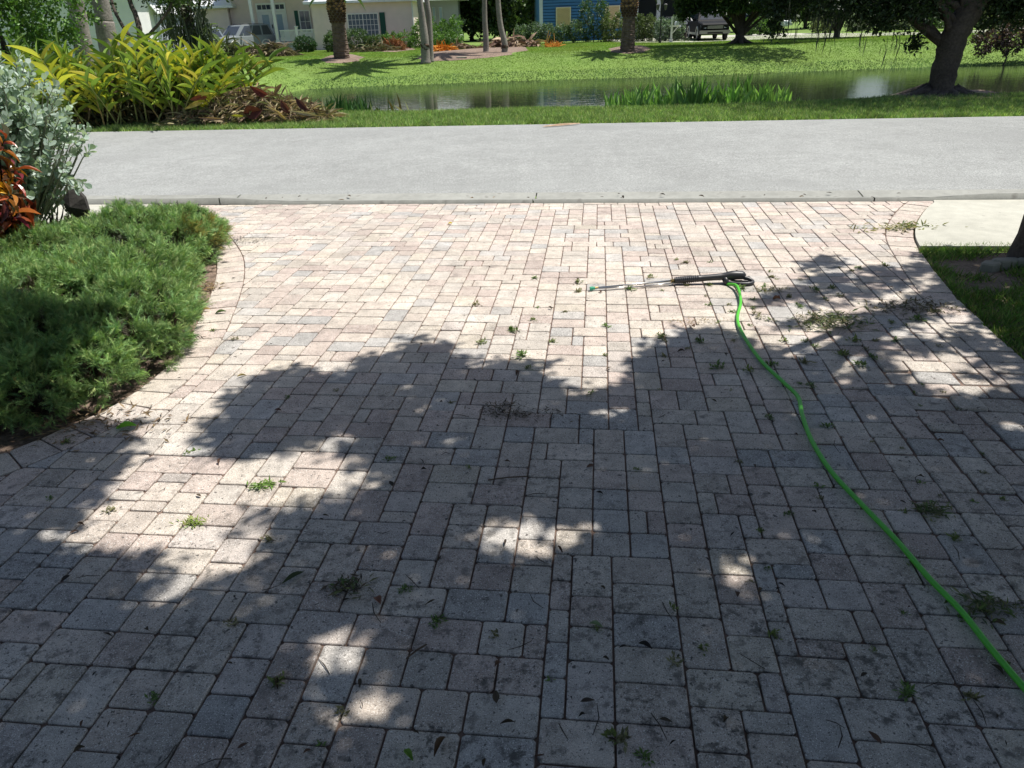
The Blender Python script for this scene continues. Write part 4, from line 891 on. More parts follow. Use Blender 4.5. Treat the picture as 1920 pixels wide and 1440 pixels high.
V,F,C=scat(TG,c,frames(unit(RG.normal(size=(n,3))+[0,0,.3]),rdir(n,.5)),np.stack([RG.uniform(.03,.06,n),RG.uniform(.2,.4,n),RG.uniform(.2,.4,n)],1),colmix(n,[(.07,.08,.03),(.10,.08,.045),(.05,.07,.03),(.2,.15,.07)],.2)); o=link('dark_dead_fill',mesh_np('dark_dead_fill',V,F,C),M_dry,e); tag(o,kind='stuff')
# fibrous orange foot
b=MB(); f=GT(217,222)
f=f+np.array([0,-.05,0])
for i in range(170):
    a=rnd.uniform(0,PI*2); r=rnd.uniform(.12,.42); p=f+np.array([rnd.gauss(0,.06),rnd.gauss(0,.04),rnd.uniform(.30,.50)]); q=f+np.array([math.cos(a)*r,math.sin(a)*r*.5-.03,.0]); b.tube([p,(p+q)/2+[0,0,.02],q],[.022,.02,.007],4,(.75,.40,.10) if abs(math.cos(a))<.5 else (.60,.42,.24))
b.build('fibrous_foot',M_dry,e)
# ---- heap of dead fronds by the ginger
hb=GT(470,222); e=empty('debris_pile',hb,'heap of dead palm leaves and dark red sheaths on the grass beyond the road','garden waste')
def hz(x): return np.interp(x,[-6.5,-6.0,-5.3,-4.7,-4.4,-4.0,-3.3],[.05,.32,.56,.68,.54,.30,.04])
n=3600; x=RG.uniform(-6.5,-3.4,n); hh=hz(x); v=RG.random(n)**.7; y=15.1+(1-v)*RG.choice([-1,1],n)*.45+RG.normal(0,.05,n); z=hh*v*RG.uniform(.6,1.0,n)
pos=np.c_[x,y,z]; ax=unit(np.c_[RG.normal(0,1,n),RG.normal(0,.6,n),RG.normal(0,.35,n)]); s=RG.uniform(.12,.42,n)
V,F,C=scat(longleaf(3,1,.35,.2,.5),pos,frames(ax,rdir(n,1)),np.stack([s*RG.uniform(.05,.10,n),s,s],1),colmix(n,[(.40,.30,.19),(.52,.42,.28),(.25,.18,.11),(.18,.20,.08),(.30,.29,.15),(.15,.10,.07)],.2)); V[:,2]=np.maximum(V[:,2],-.01)
o=link('dead_strands',mesh_np('dead_strands',V,F,C),M_dry,e); tag(o,kind='stuff')
def sheath(px,py,D,L_,W_,ang,col,tilt=.3):
    L_*=.78; W_*=.72
    T_=longleaf(8,1,-.15,-.9,.5); V=T_[0]*[W_,L_,W_]; V[:,1]-=L_/2; c,s_=math.cos(ang),math.sin(ang); p=A(px,py,D)
    W=np.stack([V[:,1]*c-V[:,2]*s_*.0-V[:,0]*s_*.85,V[:,2]-V[:,0]*tilt,V[:,1]*s_+V[:,0]*c*.85],1)+p; W[:,2]=np.maximum(W[:,2],-.01)
    me=mesh_np('leaf_sheath',W,T_[1],np.broadcast_to(col,(len(W),3))); o=link('leaf_sheath',me,M_dry,e); return o
for a in((487,172,14.85,.50,.24,-.55,(.17,.045,.035)),(473,210,14.6,.42,.42,.12,(.11,.035,.03)),(372,184,14.75,.42,.16,.12,(.34,.11,.06)),(365,196,14.7,.55,.14,.35,(.62,.50,.14)),(535,200,14.7,.34,.26,-1.1,(.15,.06,.05)),(565,195,14.8,.40,.22,-.9,(.09,.04,.045)),(515,207,14.65,.5,.10,-.5,(.62,.46,.28)),(527,216,14.5,.30,.10,-.8,(.60,.42,.18)),(505,195,14.7,.35,.12,-.9,(.55,.47,.36)),(445,217,14.5,.28,.09,-.08,(.58,.53,.08)),(395,222,14.5,.6,.10,-.1,(.38,.24,.16)),(568,212,14.6,.7,.10,-.2,(.45,.37,.27)),(595,217,14.5,.35,.05,-.05,(.40,.30,.18)),(520,168,14.9,.35,.12,.8,(.25,.17,.09))): sheath(*a)
q0,q1=G(1018,237,.02),G(1088,231,.02); b=MB()
for k in range(5): d=np.array([0,.04*(k-2),0]); b.tube(spline([q0+d*.3,(q0+q1)/2+d*.6+[0,0,.008*(k%3)],q1+d*.2],4),[.002]+[.006]*7+[.002],4,[(.55,.40,.28),(.42,.28,.18)][k%2])
o=b.build('fallen_frond',M_dry); tag(o,'pale dry palm strip lying on the road edge beside the grass','leaf')
# ---- reeds in the pond
def reeds(label,pxs,D0,D1,n,L_,cols,z0,w_=.05,top=None,name='pond_reeds',fl=False):
    x=np.interp(RG.random(n),[0,1],[0,1]); D=RG.uniform(D0,D1,n); px_=pxs[0]+(pxs[1]-pxs[0])*x; d_=vnoise(px_*.05,D,1.0,77); k=d_>.22; px_,D=px_[k],D[k]; n=len(D)
    X=np.array([A(a,150,d)[0] for a,d in zip(px_,D)]); ln=L_*RG.uniform(.55,1.1,n)*(.75+.4*vnoise(px_*.03,D,1,78)); ax=unit(np.c_[RG.normal(0,.16,n),RG.normal(0,.16,n),np.ones(n)]); pos=np.c_[X,D,np.full(n,z0)]
    V1,F1,C1=scat(T_BLADE,pos,frames(ax,rdir(n)),np.stack([.02+0*ln,ln*.8,ln],1),colmix(n,[(.05,.10,.03)],.2))
    hp=pos+ax*(ln*.55)[:,None]; ax2=unit(ax+RG.normal(0,.22,(n,3))); ll=ln*.5
    V2,F2,C2=scat(longleaf(3,1,.1,.2,.45),hp,frames(ax2,rdir(n)),np.stack([w_*RG.uniform(.7,1.3,n),ll,ll],1),colmix(n,cols,.18))
    e=empty(name,[X.mean(),D.mean(),z0],label,'water plants'); link('stalks',mesh_np('stalks',V1,F1,C1),M_leaf,e); o=link('leaf_blades',mesh_np('leaf_blades',V2,F2,C2),M_leaf,e); o['kind']='stuff'; e.children[0]['kind']='stuff'; return e
reeds('broad band of bright green upright reeds in the pond right of centre',(1150,1490),17.6,19.0,900,1.10,[(.24,.42,.12),(.32,.52,.16),(.15,.28,.08)],-.95,.06)
reeds('dark green reeds in the pond beside the dead leaf heap',(540,690),17.4,18.8,520,1.0,[(.06,.14,.05),(.09,.18,.06)],-.95,.045)
reeds('few thin reddish grass stalks at the water edge left of centre',(690,790),17.2,17.8,40,1.05,[(.25,.18,.08),(.15,.2,.07)],-.9,.012,name='grass_stalks')
# purple plants at right
p=GT(1880,124); e,_=tree('purple_shrub','dark purple shrub on the far pond bank at the right edge','shrub',p,[(p[0]-.9,p[1]+.2,.0,.7,.6,.55),(p[0]+.3,p[1]+.2,.15,.9,.7,.7),(p[0]+1.6,p[1]+.2,.2,.9,.7,.8)],420,12,.16,.14,[(.06,.035,.045),(.09,.05,.05),(.05,.06,.035),(.14,.10,.07)],r0=.04,nbr=30)
# ---- left background
p=[-10.4,17.2,-.03]
tree('broadleaf_tree','bright green leafy tree across the road at the top left','tree',p,[(-10.6,17.0,1.2,1.7,1.1,1.3),(-9.9,16.8,.7,1.0,.9,.8),(-11.3,17.6,3.3,2.2,1.8,1.6),(-9.35,17.4,2.2,.75,.9,.9),(-10.0,17.2,1.9,.7,.8,.6)],1500,16,.17,.105,BRT,r0=.14,shell=.5)
smooth_palm('thick grey palm trunk behind the ginger clump, left of a second one',[(150,95),(147,40),(141,0)],33,29,22.5,3)
smooth_palm('thick grey palm trunk behind the ginger clump, beside the dark curved stems',[(204,100),(197,50),(188,0)],38,30,21.5,4)
b0=np.array([Xp(262,25),25.0,-.03]); e=empty('multi_stem_tree',b0,'tree with dark curved stems behind the ginger clump','tree')
b=MB(); 
for pts,w_ in(([(262,105),(252,80),(232,52),(216,22),(208,-5),(200,-60)],6),([(264,105),(262,60),(255,30),(243,0),(236,-50)],9),([(264,105),(275,72),(300,42),(318,15),(325,-10),(340,-60)],5)):
    Q=spline([A(x,y,25.0+.2*i) for i,(x,y) in enumerate(pts)],5); b.tube(Q,np.linspace(w_*.62,w_*.4,len(Q))/60,8,jit=.15)
b.build('stems',M_bark,e,True)
bl=[(A(x,y,25.5)[0],25.8,A(x,y,25.5)[2],rx,.8,rz) for x,y,rx,rz in((175,5,.45,.35),(170,30,.30,.25),(255,-40,1.6,.7),(330,-25,1.2,.7),(300,-5,.4,.2),(120,-30,1,.6))]
c,d=blobs(bl,420,.2); V,F,C=cloud(c,14,.16,.10,OAK); link('crown',mesh_np('crown',V,F,C),M_leaf,e)
# oak hung with moss, left of the tan house
bs=np.array([Xp(352,36),36.0,-.03]); bl=[(bs[0],36,3.9,2.6,2,1.5),(bs[0]-.3,36,2.0,.8,.8,1.0),(bs[0]+.4,36,1.6,.7,.7,.9),(bs[0]-.9,36.3,1.3,.6,.6,.7)]
t,c=tree('mossy_oak','grey green tree hung with moss in front of the tan garage','tree',bs,bl,620,12,.22,.16,[(.05,.08,.035),(.08,.11,.05),(.10,.12,.075)],r0=.16,nbr=24)
moss(t,[[bs[0]+rnd.uniform(-1,1),36+rnd.uniform(-.6,.4),rnd.uniform(1.3,2.6)] for _ in range(36)],14,.9,(.16,.18,.13))
p=np.array([Xp(376,47),47.,-.03]); e=empty('young_palm',p,'small feathery palm between the mossy tree and the silver vehicle','palm'); b=MB(); b.tube([p,p+[0,0,1.1]],[.11,.09],10,jit=.1); b.build('trunk',M_boot,e); fronds(e,p+[0,0,1.25],16,FRs,col=(.12,.17,.06),sc=1.35,seed=5,tilt=(-.5,1.1))
# ---- palms on the far lawn
_,b1=date_palm('stout date palm with a pineapple shaped bulge standing in front of the tan house',641,111,25,18,30,1)
_,b2=date_palm('stout date palm with a mottled bulge in front of the blue house',1176,97,23,8,29,2)
smooth_palm('left stem of the twin grey palms in front of the grey wing',[(797,100),(796,72),(791,30),(786,-10)],17,12,41.0,11,dark=(108,76,15))
smooth_palm('right stem of the twin grey palms, half hidden behind the left one',[(806,96),(806,70),(804,30),(799,-10)],12,10,41.3,12)
smooth_palm('slim straight grey palm left of the one with a dark root ball',[(911,92),(911,70),(909,40),(908,-10)],11,9.5,44.5,13)
smooth_palm('slim grey palm leaning left with a dark round root ball',[(946,98),(946,80),(938,45),(933,-10)],12,10,44.0,14,dark=(98,82,12))
def bed(pts,mt=M_mulch,name='mulch_bed',dz=.03,h=.05): return patch(name,[GT(x,y)[:2] for x,y in pts],mt,dz,h=h)
for bd in BEDS: bed(bd)
# pygmy date palm by the porch
p=GT(597,90); e=empty('pygmy_date_palm',p,'small feathery palm with a shaggy trunk beside the white porch rail','palm'); b=MB(); zt=Zp(597,16,p[1]); b.tube(spline([p-[0,0,.1],p+[0,0,.9],[p[0]-.05,p[1],zt]],6),.20,10,(.8,.75,.7),jit=.3); b.build('trunk',M_boot,e)
moss(e,[[p[0]+rnd.gauss(0,.12),p[1]-.15,rnd.uniform(.8,zt)] for _ in range(26)],14,.6,(.13,.11,.09))
fronds(e,[p[0]-.05,p[1],zt+.05],30,FRs,col=(.14,.20,.07),sc=1.35,seed=8,tilt=(-.95,1.1))
# ---- oak in front of the dark pickup
bs=GT(1386,82); D=bs[1]
bl=[(bs[0]+dx,D+dy,z,rx,2.2,rz) for dx,dy,z,rx,rz in((-.2,0,4.9,4.6,2.0),(-2.6,-.3,3.1,1.6,1.1),(-1.2,-1,2.9,1.5,.9),(1.6,-.6,3.0,1.6,.9),(3.5,0,3.2,1.6,1.1),(-.3,-1.4,2.7,1.2,.6),(5.2,.5,3.8,1.8,1.4),(-4.0,.3,3.6,1.4,1.0),(-1.2,-4.0,4.9,3.2,1.6),(1.8,-4.5,4.8,2.4,1.5),(-3.6,-3.2,4.7,2.0,1.4))]
ex=[(A(x,y,D-1.6)[0],D-1.6,A(x,y,D-1.6)[2],rx,.5,rz) for x,y,rx,rz in((1300,0,1.0,.5),(1340,8,1.3,.45),(1390,4,1.0,.4),(1285,22,.4,.35),(1440,0,1.0,.5),(1500,-8,1.2,.5))]
t,c=tree('live_oak','dark spreading oak in front of the pickup truck with its shade on the lawn','tree',bs,bl,3000,11,.27,.19,OAK,extra=ex,trunk=[bs-[0,0,.1],bs+[0,0,.35],bs+[.0,0,1.6],bs+[-.1,0,3.6]],r0=.30,nbr=40,shell=.3)
moss(t,[[bs[0]+rnd.uniform(-3,5),D-1+rnd.uniform(-.5,.5),rnd.uniform(2.2,3.0)] for _ in range(36)],10,.8,(.09,.11,.08))
b=MB()
for a in(-2.7,-.4,-1.6,.3,3.3): b.tube(spline([bs+[0,0,.35],bs+[.35*math.cos(a),.35*math.sin(a),.12],bs+[.95*math.cos(a),.95*math.sin(a),-.02]],3),[.2,.18,.15,.12,.08,.05,.03],7)
b.build('roots',M_bark,t,True)
bs=np.array([Xp(1572,50),50.,-.03]); bl=[(bs[0],50,4.6,3.6,2.2,1.8),(bs[0]-1.8,50,3.1,1.3,1.2,.8),(bs[0]+.4,49.6,3.0,1.2,1,.8)]
t,c=tree('mossy_oak','oak with a pale mossy trunk beside the far street at the right','tree',bs,bl,1300,10,.27,.2,OAK,r0=.24,nbr=20)
moss(t,[[bs[0]+rnd.uniform(-2,1),49.4,rnd.uniform(1.6,3.0)] for _ in range(40)],12,1.1,(.12,.13,.10))
# ================================================================== far side: paving, houses, vehicles, shrubs
def flat(name,pts,mt,z=-.012): 
    P=[GT(x,y) for x,y in pts]; V=[[p[0],p[1],z] for p in P]; a=sum(V[i][0]*V[(i+1)%len(V)][1]-V[(i+1)%len(V)][0]*V[i][1] for i in range(len(V)))
    if a<0: V=V[::-1]
    o=link(name,mesh_np(name,V,[list(range(len(V)))]),mt); tag(o,kind='structure'); return o
flat('far_driveway',((1150,79),(1200,80),(1300,79.5),(1395,75.5),(1460,72.5),(1560,71),(1660,67),(1770,64.5),(1925,57.5),(1925,52),(1770,60),(1560,63),(1455,62.5),(1395,65.5),(1280,68),(1200,70),(1120,71)),M_conc)
def xz(px,py,D): p=A(px,py,D); return p[0],p[2]
def lap(b,x0,x1,z0,z1,Y,pitch,c,lip=.014,gap=0):
    n=int(round((z1-z0)/pitch)); h=(z1-z0)/n
    for i in range(n):
        a=z0+i*h
        if gap: b.add([[x0,Y-lip,a+gap],[x1,Y-lip,a+gap],[x1,Y-lip*.45,a+h],[x0,Y-lip*.45,a+h],[x0,Y,a+gap],[x1,Y,a+gap],[x0,Y,a+h],[x1,Y,a+h]],[[0,1,2,3],[4,5,1,0],[3,2,7,6]],c); continue
        b.add([[x0,Y-lip,a],[x1,Y-lip,a],[x1,Y,a+h],[x0,Y,a+h],[x0,Y,a],[x1,Y,a]],[[0,1,2,3],[4,5,1,0]],c)
def window(par,x0,x1,z0,z1,Y,nx,nz,glass=(1,1,1),fc=(.78,.78,.74),fw=.07,sill=True,mt=None):
    f=MB(); 
    for a in((x0-fw,x1+fw,z1,z1+fw),(x0-fw,x1+fw,z0-fw,z0),(x0-fw,x0,z0,z1),(x1,x1+fw,z0,z1)): f.box(a[0],a[1],Y-.05,Y+.02,a[2],a[3],fc)
    w_=f.build('window',M_paint,par)
    g=MB(); g.box(x0,x1,Y-.006,Y+.01,z0,z1,glass); g.build('pane',mt or M_glass,w_)
    if nx>1 or nz>1:
        m_=MB()
        for i in range(1,nx): x=x0+(x1-x0)*i/nx; k=.028 if i==nx//2 and nx>4 else .014; m_.box(x-k,x+k,Y-.028,Y-.008,z0,z1,fc)
        for j in range(1,nz): z=z0+(z1-z0)*j/nz; m_.box(x0,x1,Y-.030,Y-.009,z-.014,z+.014,fc)
        m_.build('glazing_bars',M_paint,w_)
    return w_
def gable(par,x0,x1,y0,y1,ze,h,ov=.45,name='roof',c=(1,1,1),ridge='x'):
    b=MB(); X0,X1,Y0,Y1=x0-ov,x1+ov,y0-ov,y1+ov; ym=(Y0+Y1)/2; xm=(X0+X1)/2
    if ridge=='x':
        hp=min(2.5,(X1-X0)*.3); R=[[X0+hp,ym,ze+h],[X1-hp,ym,ze+h]]
    else:
        hp=min(2.5,(Y1-Y0)*.3); R=[[xm,Y0+hp,ze+h],[xm,Y1-hp,ze+h]]
    V=[[X0,Y0,ze],[X1,Y0,ze],[X1,Y1,ze],[X0,Y1,ze],[X0,Y0,ze+.16],[X1,Y0,ze+.16],[X1,Y1,ze+.16],[X0,Y1,ze+.16]]+R
    F=[[0,3,2,1],[0,1,5,4],[1,2,6,5],[2,3,7,6],[3,0,4,7]]
    F+= [[4,5,9,8],[6,7,8,9],[5,6,9],[7,4,8]] if ridge=='x' else [[5,6,9,8],[7,4,8,9],[4,5,8],[6,7,9]]
    b.add(V,F,c); return b.build(name,M_roof,par)
TAN=(.78,.66,.585)
# ---- tan house
D=60.0; hx=Xp(680,D); H1=empty('tan_house',[hx,D+4,-.03],'tan sided house with a white porch, double door and a wide window with green shutters','house')
x0,_=xz(588,50,D); x1,ze=xz(772,2,D); ze=max(ze,3.0)
w1=MB(); lap(w1,x0,x1,-.1,ze,D,.125,TAN,.02); w1.box(x0,x1,D+.021,D+9,-.1,ze,TAN); w1.box(x1-.06,x1+.05,D-.05,D-.022,-.1,ze,(.7,.7,.66)); w1.build('wall',M_paint,H1)
gable(H1,x0,x1,D,D+9,ze+.002,2.6)
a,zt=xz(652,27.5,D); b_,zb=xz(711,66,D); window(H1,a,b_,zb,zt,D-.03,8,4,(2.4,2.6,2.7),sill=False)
for pxs in((713,723),(551,559)):
    u0,_=xz(pxs[0],45,D-.05); u1,_=xz(pxs[1],45,D-.05); 
    if pxs[0]<600: continue
    s_=MB(); s_.box(u0,u1,D-.075,D-.035,zb-.08,zt+.08,(.012,.075,.055)); 
    for k in range(22): z=zb+(zt-zb)*(k+.5)/22; s_.box(u0+.03,u1-.03,D-.085,D-.0755,z-.012,z+.012,(.014,.085,.06))
    s_.build('shutter',M_paint,H1)
ls,lz=xz(760,57,D-.03); l=MB(); l.tube([[ls,D-.03,lz-.12],[ls,D-.12,lz-.05],[ls,D-.12,lz+.12]],[.03,.06,.03],8,(.8,.8,.75)); l.build('wall_lamp',M_paint,H1)
# downpipe
p0=xz(765,4,D-.08);p1=xz(775,68,D-.08); l=MB(); l.tube([[x1-.02,D-.12,ze-.02],[x1-.02,D-.1,ze-.25],[x1+.02,D-.1,-.02]],.035,6,(.75,.75,.72)); l.build('downpipe',M_paint,H1)
# porch bay
Dp=62.4; xa,_=xz(436,50,Dp); xb,_=xz(600,50,Dp); zf=Zp(512,79.5,60.5)
w2=MB(); lap(w2,xa,xb,-.1,4.4,Dp,.125,(.70,.59,.52),.02); w2.box(xa,xb,Dp+.021,Dp+7,-.1,4.4,TAN); w2.build('porch_wall',M_paint,H1)
fx0,_=xz(446,80,60); fx1,_=xz(588,80,60); w3=MB(); w3.box(fx0,fx1,59.9,Dp-.022,zf-.12,zf,(.55,.56,.56)); w3.box(fx0+.1,fx1,60.05,60.1,-.05,zf-.12,(.33,.16,.10)); w3.build('porch_floor',M_paint,H1)
lt=MB(); u0,_=xz(526,88,59.9); u1,_=xz(548,88,59.9)
for k in range(26):
    xx=u0+(u1-u0)*k/25
    for s_ in(-1,1): lt.add([[xx-.02,59.98,zf-.14],[xx+.02,59.98,zf-.14],[xx+.02+s_*.25,59.985,.02],[xx-.02+s_*.25,59.985,.02]],[[0,1,2,3]],(.75,.75,.72))
lt.build('lattice',M_paint,H1)
for px in(481,522):
    cx_,_=xz(px,78,60.1); c=MB(); c.box(cx_-.10,cx_+.10,60.0,60.2,zf,4.35,(.74,.74,.72)); c.box(cx_-.15,cx_+.15,59.95,60.25,zf,zf+.14,(.74,.74,.72)); c.box(cx_-.14,cx_+.14,59.96,60.24,4.2,4.35,(.74,.74,.72)); c.build('column',M_paint,H1)
r=MB(); a0,zr=xz(524,57,60.1); a1,_=xz(590,57,60.1); r.box(a0,a1,60.06,60.14,zr-.04,zr+.02,(.78,.78,.76)); r.box(a0,a1,60.07,60.13,zf+.08,zf+.13,(.78,.78,.76)); r.build('rail',M_paint,H1)
mb_=MB(); mb_.box(-.022,.022,-.022,.022,zf+.13,zr-.04,(.78,.78,.76)); bm=mesh_np('baluster',np.concatenate(mb_.V),mb_.F,np.concatenate(mb_.C)); bm.materials.append(M_paint)
for k in range(28):
    o=bpy.data.objects.new('baluster',bm); COL.objects.link(o); o.parent=H1; o.matrix_parent_inverse=Matrix.Translation(-H1.location); o.location=(a0+(a1-a0)*(k+.7)/28.5,60.1,0)
nw=MB(); q0,_=xz(556,55,60.1); nw.box(q0-.09,q0+.09,60.0,60.2,zf,zr+.18,(.8,.8,.78)); nw.prism([(q0-.12,59.97),(q0+.12,59.97),(q0+.12,60.23),(q0-.12,60.23)],zr+.18,zr+.25,(.8,.8,.78),.03); nw.build('newel_post',M_paint,H1)
gable(H1,xa,xb,60.2,Dp+7,4.35,2.0)
Yd=Dp-.03; d0,dz0=xz(493,78,Yd); d1,dz1=xz(532,8,Yd); dz0=zf; ztr=Zp(500,20.5,Yd)
f=MB(); FC=(.72,.73,.70)
for (a,b2,c,d) in((d0-.1,d1+.1,dz1,dz1+.12),(d0-.1,d0,dz0,dz1),(d1,d1+.1,dz0,dz1),(d0,d1,ztr-.05,ztr+.1)): f.box(a,b2,Yd-.06,Yd,c,d,FC)
f.build('door_frame',M_paint,H1)
xm=(d0+d1)/2
for k,(a,b2) in enumerate(((d0+.01,xm-.01),(xm+.01,d1-.01))):
    dr=MB(); w_=b2-a; zz0,zz1=dz0+.01,ztr-.06
    for (p,q,r_,s_) in((a,a+w_*.24,zz0,zz1),(b2-w_*.24,b2,zz0,zz1),(a+w_*.24,b2-w_*.24,zz0,zz0+.28),(a+w_*.24,b2-w_*.24,zz1-.2,zz1)): dr.box(p,q,Yd-.045,Yd-.005,r_,s_,FC)
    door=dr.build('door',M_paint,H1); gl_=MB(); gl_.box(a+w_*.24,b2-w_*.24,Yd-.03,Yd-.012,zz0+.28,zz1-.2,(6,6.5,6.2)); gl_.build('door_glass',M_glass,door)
    if k==0: kn=MB(); kn.box(b2-.09,b2-.03,Yd-.10,Yd-.0455,zf+.95,zf+1.2,(.03,.03,.03)); kn.build('door_handle',M_paint,door)
tw=MB(); tw.box(d0,d1,Yd-.03,Yd-.012,ztr+.1,dz1,(.4,.5,.8)); tw.build('transom_glass',M_glass,H1)
tb_=MB()
for k in range(1,6): x=d0+(d1-d0)*k/6; tb_.box(x-.018,x+.018,Yd-.05,Yd-.031,ztr+.1,dz1,FC)
tb_.build('transom_bars',M_paint,H1)
# side window by porch with green shutter
u0,zz1=xz(551,20,Dp-.03); u1,_=xz(558,20,Dp); s_=MB(); s_.box(u0,u1,Dp-.06,Dp-.022,zf+.6,zz1,(.012,.075,.055)); s_.build('shutter',M_paint,H1)
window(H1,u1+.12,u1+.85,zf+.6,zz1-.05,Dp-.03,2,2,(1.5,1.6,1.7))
# garage block at left
Dg=62.; g0,_=xz(240,50,Dg); g1_,_=xz(432,50,Dg); zg=Zp(440,14,Dg-.6)
w4=MB(); lap(w4,g0,g1_,-.1,zg,Dg,.125,TAN,.02); w4.box(g0,g1_,Dg+.021,Dg+8,-.1,zg,TAN); w4.build('garage_wall',M_paint,H1)
gable(H1,g0,g1_,Dg,Dg+8,zg,2.6,.6)
# grey wing at right, set back
Dw=66.; v0,_=xz(770,50,Dw); v1,zw=xz(858,6,Dw); w5=MB(); lap(w5,v0,v1,-.1,3.1,Dw,.125,(.28,.30,.31),.02); w5.box(v0,v1,Dw+.021,Dw+8,-.1,3.1,(.28,.30,.31)); w5.build('wing_wall',M_paint,H1)
gable(H1,v0,v1,Dw,Dw+8,3.1,2.2,.8)
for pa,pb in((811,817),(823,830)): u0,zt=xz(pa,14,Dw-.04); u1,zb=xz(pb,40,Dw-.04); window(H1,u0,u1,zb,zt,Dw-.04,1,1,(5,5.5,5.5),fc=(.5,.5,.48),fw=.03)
u0,zt=xz(780,27,Dw-.04); u1,zb=xz(789,45,Dw-.04); window(H1,u0,u1,zb,zt,Dw-.04,2,2)
# ---- white house, left
Dl=43.; a0,_=xz(-60,50,Dl); a1,_=xz(262,50,Dl); H3=empty('white_house',[(a0+a1)/2,Dl+4,-.03],'white sided house half hidden behind the palm trunks at the left','house')
w6=MB(); lap(w6,a0,a1,-.1,3.6,Dl,.14,(.80,.80,.80),.02); w6.box(a0,a1,Dl+.021,Dl+8,-.1,3.6,(.80,.80,.80)); w6.build('wall',M_paint,H3); gable(H3,a0,a1,Dl,Dl+8,3.6,2.2)
b0_,_=xz(262,50,Dl+2); b1_,_=xz(300,50,Dl+2); w7=MB(); w7.box(b0_,b1_,Dl+2,Dl+8,-.1,2.4,(.45,.48,.56)); w7.build('annex',M_paint,H3)
q0=A(268,-6,Dl+1.6);q1=A(297,26,Dl+1.6); w8=MB(); w8.tube([q0+(q0-q1)*.6,q1],.06,4,(.72,.76,.76)); w8.add([q0+(q0-q1)*.6,q1,q1+[0,5,0],q0+(q0-q1)*.6+[0,5,0]],[[0,1,2,3]],(.6,.62,.62)); w8.build('annex_roof',M_paint,H3)
# ---- blue house
Db=62.; c0,_=xz(1012,50,Db); c1,_=xz(1192,50,Db); c2,_=xz(1310,50,Db); H2=empty('blue_house',[(c0+c2)/2,Db+4,-.03],'blue lap sided house with cream shuttered windows and a dark porch','house')
BL=(.07,.21,.42)
w9=MB(); lap(w9,c0,c1,-.1,3.4,Db,.205,BL,.06,.045); w9.box(c0,c1,Db+.061,Db+9,-.1,3.4,BL); w9.build('wall',M_paint,H2)
k=MB(); k.box(c0-.02,c0+.24,Db-.095,Db-.062,-.1,3.4,(.68,.72,.76)); k.box(c1-.24,c1+.02,Db-.095,Db-.062,-.1,3.4,(.68,.72,.76)); k.build('corner_boards',M_paint,H2)
gable(H2,c0,c2,Db,Db+9,3.4,2.6)
for (pa,pb,ya,yb) in((1044.5,1068,16,50),(1137,1159,13,50)):
    u0,zt=xz(pa,ya,Db-.06); u1,zb=xz(pb,yb,Db-.06); wn=window(H2,u0,u1,zb,zt,Db-.09,1,1,fc=(.78,.66,.42),fw=.09); s_=MB()
    n=16
    for i in range(n): z=zb+(zt-zb)*i/n; s_.add([[u0,Db-.105,z+.01],[u1,Db-.105,z+.01],[u1,Db-.13,z+(zt-zb)/n*.8],[u0,Db-.13,z+(zt-zb)/n*.8],[u0,Db-.10,z+(zt-zb)/n],[u1,Db-.10,z+(zt-zb)/n]],[[0,1,2,3],[3,2,5,4]],(.72,.55,.33))
    s_.build('slatted_blind',M_paint,wn)
w10=MB(); w10.box(c1,c2,Db+4,Db+4.2,-.1,3.4,(.06,.08,.10)); w10.box(c1,c2,Db-.3,Db+4,3.1,3.38,(.5,.5,.5)); w10.box(c2,c2+.2,Db,Db+9,-.1,3.4,(.05,.12,.2)); w10.build('porch_wall',M_paint,H2)  # porch walls coloured near black to hold the deep shadow of the recess
for px,w_ in((1192,.16),(1234,.13),(1279,.17)):
    cx_,_=xz(px,30,Db-.1); c=MB(); c.box(cx_-w_,cx_+w_,Db-.2,Db+.1,-.05,3.09,(.6,.62,.62)); c.box(cx_-w_-.04,cx_+w_+.04,Db-.24,Db+.14,2.9,3.09,(.6,.62,.62)); c.build('column',M_paint,H2)
